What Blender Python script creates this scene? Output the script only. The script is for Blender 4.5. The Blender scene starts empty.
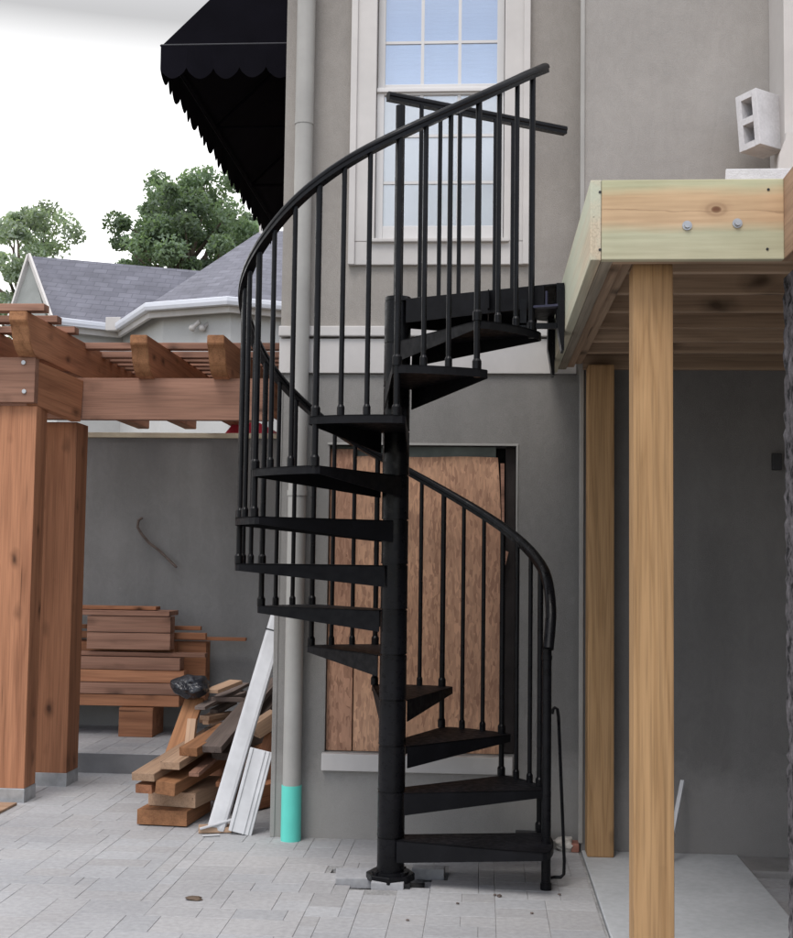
import bpy, bmesh, math, random
from mathutils import Vector, Matrix, noise
R = math.radians
rng = random.Random(7)
S = bpy.context.scene
C = S.collection

# ------------------------------------------------------------------ materials
def newmat(name):
    m = bpy.data.materials.new(name); m.use_nodes = True
    nt = m.node_tree; b = nt.nodes['Principled BSDF']
    return m, nt, b
def N(nt, t, **kw):
    n = nt.nodes.new(t)
    for k, v in kw.items():
        if k.startswith('i_'): n.inputs[k[2:].replace('_', ' ')].default_value = v
        else: setattr(n, k, v)
    return n
def L(nt, a, b): nt.links.new(a, b)
def ramp(nt, fac, stops):
    r = N(nt, 'ShaderNodeValToRGB'); e = r.color_ramp.elements
    while len(e) < len(stops): e.new(0.5)
    for q, (p, c) in zip(e, stops): q.position = p; q.color = (*c, 1) if len(c) == 3 else c
    L(nt, fac, r.inputs[0]); return r.outputs[0]
def coords(nt, kind='Object', scale=(1, 1, 1), rnd=0):
    t = N(nt, 'ShaderNodeTexCoord'); mp = N(nt, 'ShaderNodeMapping'); mp.inputs['Scale'].default_value = scale
    L(nt, t.outputs[kind], mp.inputs[0])
    if rnd:
        oi = N(nt, 'ShaderNodeObjectInfo'); mu = N(nt, 'ShaderNodeMath', operation='MULTIPLY'); mu.inputs[1].default_value = rnd
        L(nt, oi.outputs['Random'], mu.inputs[0]); L(nt, mu.outputs[0], mp.inputs['Location'])
    return mp.outputs[0]
def bump(nt, b, h, strength=.3, dist=.01):
    n = N(nt, 'ShaderNodeBump'); n.inputs['Strength'].default_value = strength; n.inputs['Distance'].default_value = dist
    L(nt, h, n.inputs['Height']); L(nt, n.outputs[0], b.inputs['Normal'])
def mixc(nt, fac, a, b, mode='MIX'):
    m = N(nt, 'ShaderNodeMix', data_type='RGBA', blend_type=mode)
    for v, i in ((fac, 0), (a, 6), (b, 7)):
        if isinstance(v, (int, float)): m.inputs[i].default_value = v
        elif isinstance(v, tuple): m.inputs[i].default_value = (*v, 1)
        else: L(nt, v, m.inputs[i])
    return m.outputs[2]
def noisy(name, col, var=.12, scale=3, rough=.8, bstr=.2, bscale=120, bdist=.004, spec=.3, var2=None, s2=25, rnd=0, metal=0):
    m, nt, b = newmat(name)
    co = coords(nt, rnd=rnd)
    n1 = N(nt, 'ShaderNodeTexNoise'); n1.inputs['Scale'].default_value = scale; n1.inputs['Detail'].default_value = 6
    n2 = N(nt, 'ShaderNodeTexNoise'); n2.inputs['Scale'].default_value = s2; n2.inputs['Detail'].default_value = 4
    L(nt, co, n1.inputs[0]); L(nt, co, n2.inputs[0])
    lo = tuple(c * (1 - var) for c in col); hi = tuple(min(1, c * (1 + var)) for c in col)
    c1 = ramp(nt, n1.outputs[0], [(.3, lo), (.7, hi)])
    v2 = var2 if var2 is not None else var * .5
    c2 = ramp(nt, n2.outputs[0], [(.3, (1 - v2,) * 3), (.7, (1, 1, 1))])
    L(nt, mixc(nt, 1.0, c1, c2, 'MULTIPLY'), b.inputs['Base Color'])
    b.inputs['Roughness'].default_value = rough; b.inputs['Specular IOR Level'].default_value = spec; b.inputs['Metallic'].default_value = metal
    if bstr:
        n3 = N(nt, 'ShaderNodeTexNoise'); n3.inputs['Scale'].default_value = bscale; n3.inputs['Detail'].default_value = 3
        L(nt, co, n3.inputs[0]); bump(nt, b, n3.outputs[0], bstr, bdist)
    return m
def stucco(name, col, stain=.1):
    """acrylic render: fine sand grain, broad trowel mottling, faint vertical water marks"""
    m, nt, b = newmat(name)
    co = coords(nt)
    n1 = N(nt, 'ShaderNodeTexNoise', i_Scale=1.3, i_Detail=7); L(nt, co, n1.inputs[0])
    st = coords(nt, scale=(3, 3, .35)); n2 = N(nt, 'ShaderNodeTexNoise', i_Scale=1.0, i_Detail=5); L(nt, st, n2.inputs[0])
    g = N(nt, 'ShaderNodeTexNoise', i_Scale=260, i_Detail=2); L(nt, co, g.inputs[0])
    c = ramp(nt, n1.outputs[0], [(.3, tuple(x * .87 for x in col)), (.7, tuple(x * 1.10 for x in col))])
    c = mixc(nt, 1.0, c, ramp(nt, n2.outputs[0], [(.35, (1 - stain,) * 3), (.6, (1, 1, 1))]), 'MULTIPLY')
    c = mixc(nt, 1.0, c, ramp(nt, g.outputs[0], [(.35, (.88,) * 3), (.65, (1.05,) * 3)]), 'MULTIPLY')
    tw = N(nt, 'ShaderNodeTexNoise', i_Scale=11, i_Detail=5, i_Distortion=2.2); L(nt, coords(nt, scale=(1, 1, .55)), tw.inputs[0])
    c = mixc(nt, 1.0, c, ramp(nt, tw.outputs[0], [(.38, (.97,) * 3), (.62, (1.025,) * 3)]), 'MULTIPLY')
    ge = N(nt, 'ShaderNodeNewGeometry'); sz = N(nt, 'ShaderNodeSeparateXYZ'); L(nt, ge.outputs['Position'], sz.inputs[0])
    ns = N(nt, 'ShaderNodeTexNoise', i_Scale=5, i_Detail=7, i_Roughness=.7); L(nt, co, ns.inputs[0])
    ma = N(nt, 'ShaderNodeMath', operation='MULTIPLY_ADD'); ma.inputs[1].default_value = -.6; L(nt, ns.outputs[0], ma.inputs[0]); L(nt, sz.outputs[2], ma.inputs[2])
    c = mixc(nt, ramp(nt, ma.outputs[0], [(0, (.38,) * 3), (.22, (.0,) * 3)]), c, tuple(min(.5, x * 1.7) for x in col))   # dried splash on the foot of the wall
    sc = N(nt, 'ShaderNodeTexNoise', i_Scale=3.3, i_Detail=9, i_Roughness=.75, i_Distortion=1.2); L(nt, co, sc.inputs[0])
    c = mixc(nt, ramp(nt, sc.outputs[0], [(.67, (0,) * 3), (.70, (.25,) * 3)]), c, tuple(min(.6, x * 1.5) for x in col))
    L(nt, c, b.inputs['Base Color']); b.inputs['Roughness'].default_value = .9; b.inputs['Specular IOR Level'].default_value = .15
    bm_ = N(nt, 'ShaderNodeMath', operation='ADD'); n4 = N(nt, 'ShaderNodeTexNoise', i_Scale=14, i_Detail=4); L(nt, co, n4.inputs[0])
    L(nt, g.outputs[0], bm_.inputs[0]); L(nt, n4.outputs[0], bm_.inputs[1]); bump(nt, b, bm_.outputs[0], .6, .004)
    return m
def wood(name, light, dark, knot=.55, knot_scale=2.2, grey=0., tint=None, rough=.75, ring=16, streak=.6, knot_th=.07):
    """sawn board, length along local X: growth-ring figure, fibre streaks, oval knots"""
    m, nt, b = newmat(name)
    co = coords(nt, rnd=37.0)
    # broad figure
    mp = N(nt, 'ShaderNodeMapping'); mp.inputs['Scale'].default_value = (.20, 3.4, 3.4); L(nt, co, mp.inputs[0])
    n1 = N(nt, 'ShaderNodeTexNoise', i_Scale=1.5, i_Detail=4, i_Distortion=.15); L(nt, mp.outputs[0], n1.inputs[0])
    mu = N(nt, 'ShaderNodeMath', operation='MULTIPLY'); mu.inputs[1].default_value = ring; L(nt, n1.outputs[0], mu.inputs[0])
    fr = N(nt, 'ShaderNodeMath', operation='PINGPONG'); fr.inputs[1].default_value = 1; L(nt, mu.outputs[0], fr.inputs[0])
    c = ramp(nt, fr.outputs[0], [(0, tuple(.35 * a + .65 * d for a, d in zip(light, dark))), (.3, tuple(.7 * a + .3 * d for a, d in zip(light, dark))), (1, light)])
    # fibres
    mp2 = N(nt, 'ShaderNodeMapping'); mp2.inputs['Scale'].default_value = (3.0, 120, 120); L(nt, co, mp2.inputs[0])
    n2 = N(nt, 'ShaderNodeTexNoise', i_Scale=1, i_Detail=5); L(nt, mp2.outputs[0], n2.inputs[0])
    c = mixc(nt, streak, c, ramp(nt, n2.outputs[0], [(.36, (.68,) * 3), (.56, (1.04,) * 3)]), 'MULTIPLY')
    mp4 = N(nt, 'ShaderNodeMapping'); mp4.inputs['Scale'].default_value = (1.1, 34, 34); L(nt, co, mp4.inputs[0])
    n5 = N(nt, 'ShaderNodeTexNoise', i_Scale=1, i_Detail=2); L(nt, mp4.outputs[0], n5.inputs[0])
    c = mixc(nt, ramp(nt, n5.outputs[0], [(.725, (0,) * 3), (.74, (.75,) * 3)]), c, tuple(x * .25 for x in dark))   # drying checks
    oi = N(nt, 'ShaderNodeObjectInfo'); c = mixc(nt, 1., c, ramp(nt, oi.outputs['Random'], [(0, (.80, .78, .76)), (1, (1.12, 1.12, 1.12))]), 'MULTIPLY')
    # blotches
    n3 = N(nt, 'ShaderNodeTexNoise', i_Scale=2.4, i_Detail=4); L(nt, mp.outputs[0], n3.inputs[0])
    if tint: c = mixc(nt, ramp(nt, n3.outputs[0], [(.4, (0,) * 3), (.6, (1,) * 3)]), c, mixc(nt, .8, c, tint), 'MIX')
    else: c = mixc(nt, .7, c, ramp(nt, n3.outputs[0], [(.35, (.72, .70, .68)), (.65, (1.08,) * 3)]), 'MULTIPLY')
    # knots
    mp3 = N(nt, 'ShaderNodeMapping'); mp3.inputs['Scale'].default_value = (knot_scale, knot_scale * 2.0, knot_scale * 2.0); L(nt, co, mp3.inputs[0])
    wn = N(nt, 'ShaderNodeTexNoise', i_Scale=9, i_Detail=2); L(nt, co, wn.inputs[0])
    vm = N(nt, 'ShaderNodeVectorMath', operation='MULTIPLY_ADD'); vm.inputs[1].default_value = (.25,) * 3
    L(nt, wn.outputs[1], vm.inputs[0]); L(nt, mp3.outputs[0], vm.inputs[2])
    vo = N(nt, 'ShaderNodeTexVoronoi'); vo.inputs['Scale'].default_value = 1.0; L(nt, vm.outputs[0], vo.inputs[0])
    kf = ramp(nt, vo.outputs['Distance'], [(knot_th * .5, (knot,) * 3), (knot_th * 1.3, (knot * .45,) * 3), (knot_th * 2.6, (0, 0, 0))])
    c = mixc(nt, kf, c, tuple(x * .22 for x in dark))
    L(nt, c, b.inputs['Base Color']); b.inputs['Roughness'].default_value = rough; b.inputs['Specular IOR Level'].default_value = .25
    bump(nt, b, n2.outputs[0], .25, .003)
    return m
def black(name, col=(.0032, .0032, .0042), rough=.30):
    m, nt, b = newmat(name)
    co = coords(nt); n = N(nt, 'ShaderNodeTexNoise', i_Scale=30, i_Detail=4); L(nt, co, n.inputs[0])
    n0 = N(nt, 'ShaderNodeTexNoise', i_Scale=5, i_Detail=6); L(nt, co, n0.inputs[0])
    L(nt, ramp(nt, n0.outputs[0], [(.45, col), (.72, tuple(c * 1.8 + .001 for c in col))]), b.inputs['Base Color'])
    L(nt, ramp(nt, n.outputs[0], [(.35, (rough - .06,) * 3), (.7, (rough + .16,) * 3)]), b.inputs['Roughness'])
    n2 = N(nt, 'ShaderNodeTexNoise', i_Scale=400, i_Detail=1); L(nt, co, n2.inputs[0]); bump(nt, b, n2.outputs[0], .05, .0005)
    b.inputs['Specular IOR Level'].default_value = .17
    return m

M = {}
M['stucco_up'] = stucco('upper_stucco', (.325, .300, .274), .07)
M['stucco_bay'] = stucco('bay_stucco', (.34, .321, .302), .05)
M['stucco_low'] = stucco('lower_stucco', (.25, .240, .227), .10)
M['stucco_shade'] = stucco('shade_toned_stucco', (.19, .182, .175), .16)  # lower stucco darkened: shade under the deck put into its colour
M['stucco_far'] = stucco('garden_wall_stucco', (.245, .244, .242), .16)
M['trim'] = noisy('white_trim', (.53, .505, .485), .07, 3, .55, .1, 80, .001, .35)
M['cream'] = noisy('wall_cap', (.62, .55, .42), .1, 4)
M['vinyl'] = noisy('window_vinyl', (.60, .585, .575), .03, 4, .4, .05, 60, .001, .4)
M['black'] = black('black_powder_coat')
M['black_tread'] = black('black_tread', (.0034, .0034, .0046), .55)
M['bluegrey'] = noisy('blue_steel', (.025, .025, .05), .2, 8, .4)
M['pipe'] = noisy('painted_pipe', (.335, .325, .305), .09, 3, .5, .08, 60, .002, .4)
M['teal'] = noisy('teal_sewer_pipe', (.12, .62, .52), .05, 4, .42, .05, 60, .001, .4)
M['cedar'] = wood('cedar', (.43, .20, .108), (.23, .095, .050), .9, 3.2, ring=11, knot_th=.10)
M['cedar_end'] = wood('cedar_orange', (.36, .175, .085), (.21, .095, .045), .5, 2.0, ring=12)
M['cedar_pale'] = wood('cedar_weathered', (.37, .205, .145), (.215, .11, .075), .85, 3.0, ring=10, knot_th=.11)
M['pine'] = wood('fresh_pine', (.46, .285, .142), (.31, .18, .082), .8, 3.0, ring=20, knot_th=.085)
M['pine_under'] = wood('rough_pine', (.50, .36, .25), (.33, .225, .15), .9, 2.6, ring=10, knot_th=.12)
M['pine_green'] = wood('treated_pine', (.50, .43, .32), (.42, .33, .225), .85, 1.7, ring=7, tint=(.47, .50, .39), knot_th=.04)
M['pine_rim'] = wood('grey_green_pine', (.40, .36, .29), (.30, .26, .20), .7, 2.2, ring=9, knot_th=.08)
M['pine_pale'] = wood('offcut_pine', (.44, .295, .20), (.29, .18, .11), .7, 2.4, ring=9)
M['grey_wood'] = wood('weathered_grey_board', (.17, .135, .12), (.10, .078, .07), .5, 2.4)
M['white_board'] = noisy('white_composite_board', (.56, .56, .57), .10, 5, .5, .1, 60, .001, .35, .12, 14)
M['galv'] = noisy('galvanised_steel', (.45, .46, .47), .15, 20, .4, .1, 80, .001, .5, metal=.7)
M['concrete'] = noisy('concrete', (.46, .47, .478), .09, 2.2, .9, .3, 160, .002, .15, .12, 30)
M['block'] = noisy('white_block', (.58, .57, .58), .08, 8, .9, .5, 160, .004, .15, .12, 60)
M['dark'] = noisy('dark_void', (.012, .012, .013), .2)
M['outlet'] = noisy('outlet_plastic', (.03, .03, .032), .2, 8, .5)
M['sand'] = noisy('bedding_sand', (.37, .365, .36), .2, 9, .95, .6, 90, .01, .1, .3, 60)
M['earth'] = noisy('earth', (.17, .15, .12), .25, 1.2, .95, .6, 20, .03, .1, .3, 12)
M['bag'] = noisy('black_plastic_bag', (.012, .013, .018), .3, 6, .25, .8, 26, .02, .5)
M['fabric'] = noisy('awning_canvas', (.0055, .005, .008), .25, 3, .9, .3, 300, .001, .06, .2, 8)
M['fabric_in'] = M['fabric']
M['piping'] = noisy('awning_piping', (.035, .035, .042), .15, 3, .6)
M['sky_blind'] = noisy('sky_tint_blind', (.70, .76, .86), .05, 3, .9, .2, 30, .005)  # pale blue blind added behind the panes to imitate reflected sky
M['rag'] = noisy('crumpled_paper', (.55, .52, .48), .2, 20, .9, .6, 60, .01)
M['brick'] = noisy('red_brick_dust', (.35, .16, .12), .2, 20, .9)

# front rim board: heartwood band between green treated edges, one big knot
m, nt, b = newmat('treated_front_board'); M['pine_front'] = m
co = coords(nt); sp_ = N(nt, 'ShaderNodeSeparateXYZ'); L(nt, co, sp_.inputs[0])
g1 = N(nt, 'ShaderNodeTexNoise', i_Scale=1, i_Detail=5); L(nt, coords(nt, scale=(3, 1, 14)), g1.inputs[0])
zz_ = N(nt, 'ShaderNodeMath', operation='MULTIPLY_ADD'); zz_.inputs[1].default_value = .05; L(nt, g1.outputs[0], zz_.inputs[0]); L(nt, sp_.outputs[2], zz_.inputs[2])
band = ramp(nt, N(nt, 'ShaderNodeMapRange').outputs[0], [(0, (0,) * 3), (1, (1,) * 3)])
mr = nt.nodes[-2] if False else [n for n in nt.nodes if n.type == 'MAP_RANGE'][0]; mr.inputs['From Min'].default_value = -.12; mr.inputs['From Max'].default_value = .17; L(nt, zz_.outputs[0], mr.inputs[0])
rp = [n for n in nt.nodes if n.type == 'VALTORGB'][0].color_ramp.elements
while len(rp) < 5: rp.new(.5)
for e_, (p_, c_) in zip(rp, ((.0, (.50, .47, .33)), (.34, (.48, .47, .33)), (.48, (.58, .40, .25)), (.78, (.60, .41, .25)), (.92, (.50, .48, .32)))): e_.position = p_; e_.color = (*c_, 1)
n2 = N(nt, 'ShaderNodeTexNoise', i_Scale=1, i_Detail=6); L(nt, coords(nt, scale=(3, 90, 60)), n2.inputs[0])
c = mixc(nt, .75, band, ramp(nt, n2.outputs[0], [(.3, (.78, .76, .74)), (.6, (1,) * 3)]), 'MULTIPLY')
wv_ = N(nt, 'ShaderNodeTexNoise', i_Scale=3, i_Detail=5); L(nt, co, wv_.inputs[0])
c = mixc(nt, 1, c, ramp(nt, wv_.outputs[0], [(.3, (.86, .88, .84)), (.7, (1.06,) * 3)]), 'MULTIPLY')
kn = N(nt, 'ShaderNodeVectorMath', operation='SUBTRACT'); kn.inputs[1].default_value = (.082, -.019, .034); L(nt, co, kn.inputs[0])
ks = N(nt, 'ShaderNodeVectorMath', operation='MULTIPLY'); ks.inputs[1].default_value = (1, 1, 1.5); L(nt, kn.outputs[0], ks.inputs[0])
kl = N(nt, 'ShaderNodeVectorMath', operation='LENGTH'); L(nt, ks.outputs[0], kl.inputs[0])
c = mixc(nt, ramp(nt, kl.outputs['Value'], [(.008, (1,) * 3), (.015, (.9,) * 3), (.019, (.25,) * 3), (.032, (.4,) * 3), (.042, (.12,) * 3), (.07, (0,) * 3)]), c, (.16, .075, .04))
ck = N(nt, 'ShaderNodeMath', operation='MULTIPLY_ADD'); ck.inputs[1].default_value = .09; L(nt, g1.outputs[0], ck.inputs[0]); L(nt, sp_.outputs[2], ck.inputs[2])
ab = N(nt, 'ShaderNodeMath', operation='ABSOLUTE'); sb_ = N(nt, 'ShaderNodeMath', operation='SUBTRACT'); sb_.inputs[1].default_value = .072; L(nt, ck.outputs[0], sb_.inputs[0]); L(nt, sb_.outputs[0], ab.inputs[0])
c = mixc(nt, ramp(nt, ab.outputs[0], [(.0007, (.5,) * 3), (.002, (0,) * 3)]), c, (.22, .13, .07))
L(nt, c, b.inputs['Base Color']); b.inputs['Roughness'].default_value = .75; b.inputs['Specular IOR Level'].default_value = .25; bump(nt, b, n2.outputs[0], .25, .002)

# pavers: per-paver tint in a colour attribute
m, nt, b = newmat('grey_pavers'); M['paver'] = m
at = N(nt, 'ShaderNodeAttribute', attribute_name='tint'); co = coords(nt)
n1 = N(nt, 'ShaderNodeTexNoise', i_Scale=38, i_Detail=6); L(nt, co, n1.inputs[0])
n2 = N(nt, 'ShaderNodeTexNoise', i_Scale=1.1, i_Detail=6); L(nt, co, n2.inputs[0])
c = mixc(nt, 1.0, at.outputs['Color'], ramp(nt, n1.outputs[0], [(.3, (.86,) * 3), (.7, (1.06,) * 3)]), 'MULTIPLY')
c = mixc(nt, 1.0, c, ramp(nt, n2.outputs[0], [(.3, (.84, .84, .85)), (.65, (1.07,) * 3)]), 'MULTIPLY')
n3 = N(nt, 'ShaderNodeTexNoise', i_Scale=6, i_Detail=8, i_Roughness=.7); L(nt, co, n3.inputs[0])
c = mixc(nt, ramp(nt, n3.outputs[0], [(.6, (0,) * 3), (.72, (.45,) * 3)]), c, (.33, .31, .29))
L(nt, c, b.inputs['Base Color']); b.inputs['Roughness'].default_value = .88; b.inputs['Specular IOR Level'].default_value = .2
n4 = N(nt, 'ShaderNodeTexNoise', i_Scale=130, i_Detail=4); L(nt, co, n4.inputs[0]); bump(nt, b, n4.outputs[0], .4, .003)

# oriented strand board: overlapping flakes
def osb(name, light, dark):
    m, nt, b = newmat(name); co = coords(nt)
    wn = N(nt, 'ShaderNodeTexNoise', i_Scale=7, i_Detail=3); L(nt, co, wn.inputs[0])
    vm = N(nt, 'ShaderNodeVectorMath', operation='MULTIPLY_ADD'); vm.inputs[1].default_value = (.018,) * 3
    L(nt, wn.outputs[1], vm.inputs[0]); L(nt, co, vm.inputs[2])
    outs = []
    for sc, rot in (((70, 1, 17), .35), ((64, 1, 18), 1.35), ((70, 1, 20), -.8)):
        mp = N(nt, 'ShaderNodeMapping'); mp.inputs['Scale'].default_value = sc; mp.inputs['Rotation'].default_value = (0, rot, 0); L(nt, vm.outputs[0], mp.inputs[0])
        v = N(nt, 'ShaderNodeTexVoronoi'); v.inputs['Scale'].default_value = 1; L(nt, mp.outputs[0], v.inputs[0])
        sp = N(nt, 'ShaderNodeSeparateColor'); L(nt, v.outputs['Color'], sp.inputs[0]); outs.append(sp.outputs[0])
    gt = N(nt, 'ShaderNodeMath', operation='GREATER_THAN'); gt.inputs[1].default_value = .5; L(nt, outs[2], gt.inputs[0])
    d = N(nt, 'ShaderNodeMix'); L(nt, gt.outputs[0], d.inputs[0]); L(nt, outs[0], d.inputs[2]); L(nt, outs[1], d.inputs[3])
    c = ramp(nt, d.outputs[0], [(.04, dark), (.3, tuple((x * .6 + y * .4) for x, y in zip(light, dark))), (.6, light), (.95, tuple(min(1, x * 1.18) for x in light))])
    n2 = N(nt, 'ShaderNodeTexNoise', i_Scale=1.8, i_Detail=5); L(nt, co, n2.inputs[0])
    c = mixc(nt, 1., c, ramp(nt, n2.outputs[0], [(.3, (.8, .76, .76)), (.7, (1.08,) * 3)]), 'MULTIPLY')
    L(nt, c, b.inputs['Base Color']); b.inputs['Roughness'].default_value = .8; bump(nt, b, d.outputs[0], .2, .002)
    return m
M['osb'] = osb('strand_board', (.50, .29, .18), (.35, .19, .12))
M['osb_red'] = osb('strand_board_red', (.42, .235, .15), (.28, .145, .09))

# asphalt shingles
m, nt, b = newmat('asphalt_shingle'); M['shingle'] = m
co = coords(nt)
br = N(nt, 'ShaderNodeTexBrick'); br.inputs['Scale'].default_value = 1; br.inputs['Brick Width'].default_value = .22; br.inputs['Row Height'].default_value = .10
br.inputs['Mortar Size'].default_value = .006; br.inputs['Color1'].default_value = (.125, .125, .150, 1); br.inputs['Color2'].default_value = (.165, .165, .195, 1); br.inputs['Mortar'].default_value = (.105, .105, .125, 1)
mp = N(nt, 'ShaderNodeMapping'); mp.inputs['Rotation'].default_value = (R(90), 0, 0); L(nt, co, mp.inputs[0]); L(nt, mp.outputs[0], br.inputs[0])
n1 = N(nt, 'ShaderNodeTexNoise', i_Scale=3, i_Detail=8); L(nt, co, n1.inputs[0])
c = mixc(nt, 1., br.outputs[0], ramp(nt, n1.outputs[0], [(.3, (.82,) * 3), (.7, (1.15,) * 3)]), 'MULTIPLY'); L(nt, c, b.inputs['Base Color'])
b.inputs['Roughness'].default_value = .95; bump(nt, b, br.outputs['Fac'], .4, -.01)

# reflective window glass (coated double glazing: about half mirror, half clear)
m, nt, b = newmat('coated_glass'); M['glass'] = m
nt.nodes.remove(b); o = nt.nodes['Material Output']
gl = N(nt, 'ShaderNodeBsdfGlossy', i_Roughness=.02); gl.inputs['Color'].default_value = (.92, .93, .95, 1)
tr = N(nt, 'ShaderNodeBsdfTransparent'); tr.inputs['Color'].default_value = (.85, .9, .95, 1)
mx = N(nt, 'ShaderNodeMixShader'); mx.inputs[0].default_value = .34; L(nt, tr.outputs[0], mx.inputs[1]); L(nt, gl.outputs[0], mx.inputs[2]); L(nt, mx.outputs[0], o.inputs[0])
wv = N(nt, 'ShaderNodeTexNoise', i_Scale=2.2, i_Detail=1); bp = N(nt, 'ShaderNodeBump', i_Strength=.15, i_Distance=.01); L(nt, coords(nt), wv.inputs[0]); L(nt, wv.outputs[0], bp.inputs['Height']); L(nt, bp.outputs[0], gl.inputs['Normal'])

m2 = m.copy(); m2.name = 'screened_glass'; M['glass_screen'] = m2
for n_ in m2.node_tree.nodes:
    if n_.type == 'BSDF_GLOSSY': n_.inputs['Roughness'].default_value = .33; n_.inputs['Color'].default_value = (.95, .95, .93, 1)
    if n_.type == 'BSDF_TRANSPARENT': n_.inputs['Color'].default_value = (.9, .9, .9, 1)
def leafmat(name, col):
    m, nt, b = newmat(name)
    at = N(nt, 'ShaderNodeAttribute', attribute_name='tint')
    c = mixc(nt, 1., at.outputs['Color'], col, 'MULTIPLY')
    L(nt, c, b.inputs['Base Color']); b.inputs['Roughness'].default_value = .6; b.inputs['Specular IOR Level'].default_value = .3
    t = N(nt, 'ShaderNodeBsdfTranslucent'); L(nt, mixc(nt, 1., c, (1.4, 1.6, .8), 'MULTIPLY'), t.inputs[0]); mx = N(nt, 'ShaderNodeMixShader'); mx.inputs[0].default_value = .4
    L(nt, b.outputs[0], mx.inputs[1]); L(nt, t.outputs[0], mx.inputs[2]); L(nt, mx.outputs[0], nt.nodes['Material Output'].inputs[0])
    return m
M['leaf'] = leafmat('leaves', (.18, .235, .175)); M['leaf_pale'] = leafmat('pale_leaves', (.29, .335, .29))  # both leaf colours lightened to carry the washed-out lens haze
M['bark'] = noisy('bark', (.10, .08, .06), .25, 6, .95, .8, 30, .02)

# mottled, mortar-splashed sleeve of the right-hand column
m, nt, b = newmat('rough_mortar'); M['mortar'] = m
co = coords(nt); n1 = N(nt, 'ShaderNodeTexNoise', i_Scale=16, i_Detail=9, i_Roughness=.72); L(nt, co, n1.inputs[0])
n2 = N(nt, 'ShaderNodeTexNoise', i_Scale=60, i_Detail=4); L(nt, co, n2.inputs[0])
c = ramp(nt, n1.outputs[0], [(.42, (.006, .006, .008)), (.47, (.08, .075, .08)), (.58, (.14, .13, .14)), (.70, (.28, .27, .29))])
L(nt, c, b.inputs['Base Color']); b.inputs['Roughness'].default_value = .9; bump(nt, b, n2.outputs[0], .8, .01)

# ------------------------------------------------------------------ geometry helpers
def link(name, me, mat, parent=None):
    o = bpy.data.objects.new(name, me); C.objects.link(o)
    if mat is not None:
        for mm in (mat if isinstance(mat, (list, tuple)) else [mat]): me.materials.append(mm)
    if parent is not None:
        o.parent = parent; o.matrix_parent_inverse = world_of(parent).inverted()
    return o
def world_of(o):
    m = o.matrix_basis.copy()
    return m if o.parent is None else world_of(o.parent) @ o.matrix_parent_inverse @ m
def fin(name, bm, mat, parent=None, smooth=False, ang=40):
    me = bpy.data.meshes.new(name)
    bmesh.ops.recalc_face_normals(bm, faces=bm.faces)
    bm.to_mesh(me); bm.free()
    if smooth:
        me.polygons.foreach_set('use_smooth', [True] * len(me.polygons))
        try: me.set_sharp_from_angle(angle=R(ang))
        except Exception: pass
    return link(name, me, mat, parent)
def box(bm, x0, x1, y0, y1, z0, z1, bev=0, M4=None, mi=0):
    r = bmesh.ops.create_cube(bm, size=1)
    vs = r['verts']
    T = Matrix.Translation(((x0 + x1) / 2, (y0 + y1) / 2, (z0 + z1) / 2)) @ Matrix.Diagonal((abs(x1 - x0), abs(y1 - y0), abs(z1 - z0), 1))
    bmesh.ops.transform(bm, matrix=(M4 @ T) if M4 else T, verts=vs)
    fs = {f for v in vs for f in v.link_faces}
    for f in fs: f.material_index = mi
    if bev:
        bmesh.ops.bevel(bm, geom=list({e for v in vs for e in v.link_edges}), offset=bev, segments=2, affect='EDGES', profile=.6)
def bobj(name, x0, x1, y0, y1, z0, z1, mat, parent=None, bev=.003):
    """box with its own origin at its centre so that object coordinates are local"""
    bm = bmesh.new(); cx, cy, cz = (x0 + x1) / 2, (y0 + y1) / 2, (z0 + z1) / 2
    box(bm, x0 - cx, x1 - cx, y0 - cy, y1 - cy, z0 - cz, z1 - cz, bev)
    o = fin(name, bm, mat, None); o.location = (cx, cy, cz)
    if parent is not None: o.parent = parent; o.matrix_parent_inverse = world_of(parent).inverted()
    return o
def board(name, A, B, w, t, mat, parent=None, up=(0, 0, 1), bev=.004, roll=0):
    """board from A to B (axis centre line), width w sideways, thickness t along up; local X is the grain"""
    A, B = Vector(A), Vector(B); d = B - A; ln = d.length; x = d.normalized()
    u = Vector(up); y = u.cross(x).normalized(); z = x.cross(y)
    rot = Matrix((x, y, z)).transposed().to_4x4() @ Matrix.Rotation(roll, 4, 'X')
    bm = bmesh.new(); box(bm, -ln / 2, ln / 2, -w / 2, w / 2, -t / 2, t / 2, bev)
    o = fin(name, bm, mat, None); o.matrix_basis = Matrix.Translation((A + B) / 2) @ rot
    if parent is not None: o.parent = parent; o.matrix_parent_inverse = world_of(parent).inverted()
    return o
def cyl(bm, A, B, r, r2=None, seg=16, caps=True):
    A, B = Vector(A), Vector(B); d = B - A
    q = d.to_track_quat('Z', 'Y').to_matrix().to_4x4()
    rr = bmesh.ops.create_cone(bm, cap_ends=caps, segments=seg, radius1=r, radius2=r if r2 is None else r2, depth=d.length)
    bmesh.ops.transform(bm, matrix=Matrix.Translation((A + B) / 2) @ q, verts=rr['verts'])
def sweep(bm, pts, prof, cap=True, up=Vector((0, 0, 1))):
    rings = []; n = len(pts)
    for i, p in enumerate(pts):
        t = (pts[min(i + 1, n - 1)] - pts[max(i - 1, 0)]).normalized()
        s = t.cross(up).normalized(); u = s.cross(t).normalized()
        rings.append([bm.verts.new(p + s * a + u * b_) for a, b_ in prof])
    k = len(prof)
    for i in range(n - 1):
        for j in range(k):
            bm.faces.new((rings[i][j], rings[i][(j + 1) % k], rings[i + 1][(j + 1) % k], rings[i + 1][j]))
    if cap: bm.faces.new(rings[0][::-1]); bm.faces.new(rings[-1])
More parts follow.
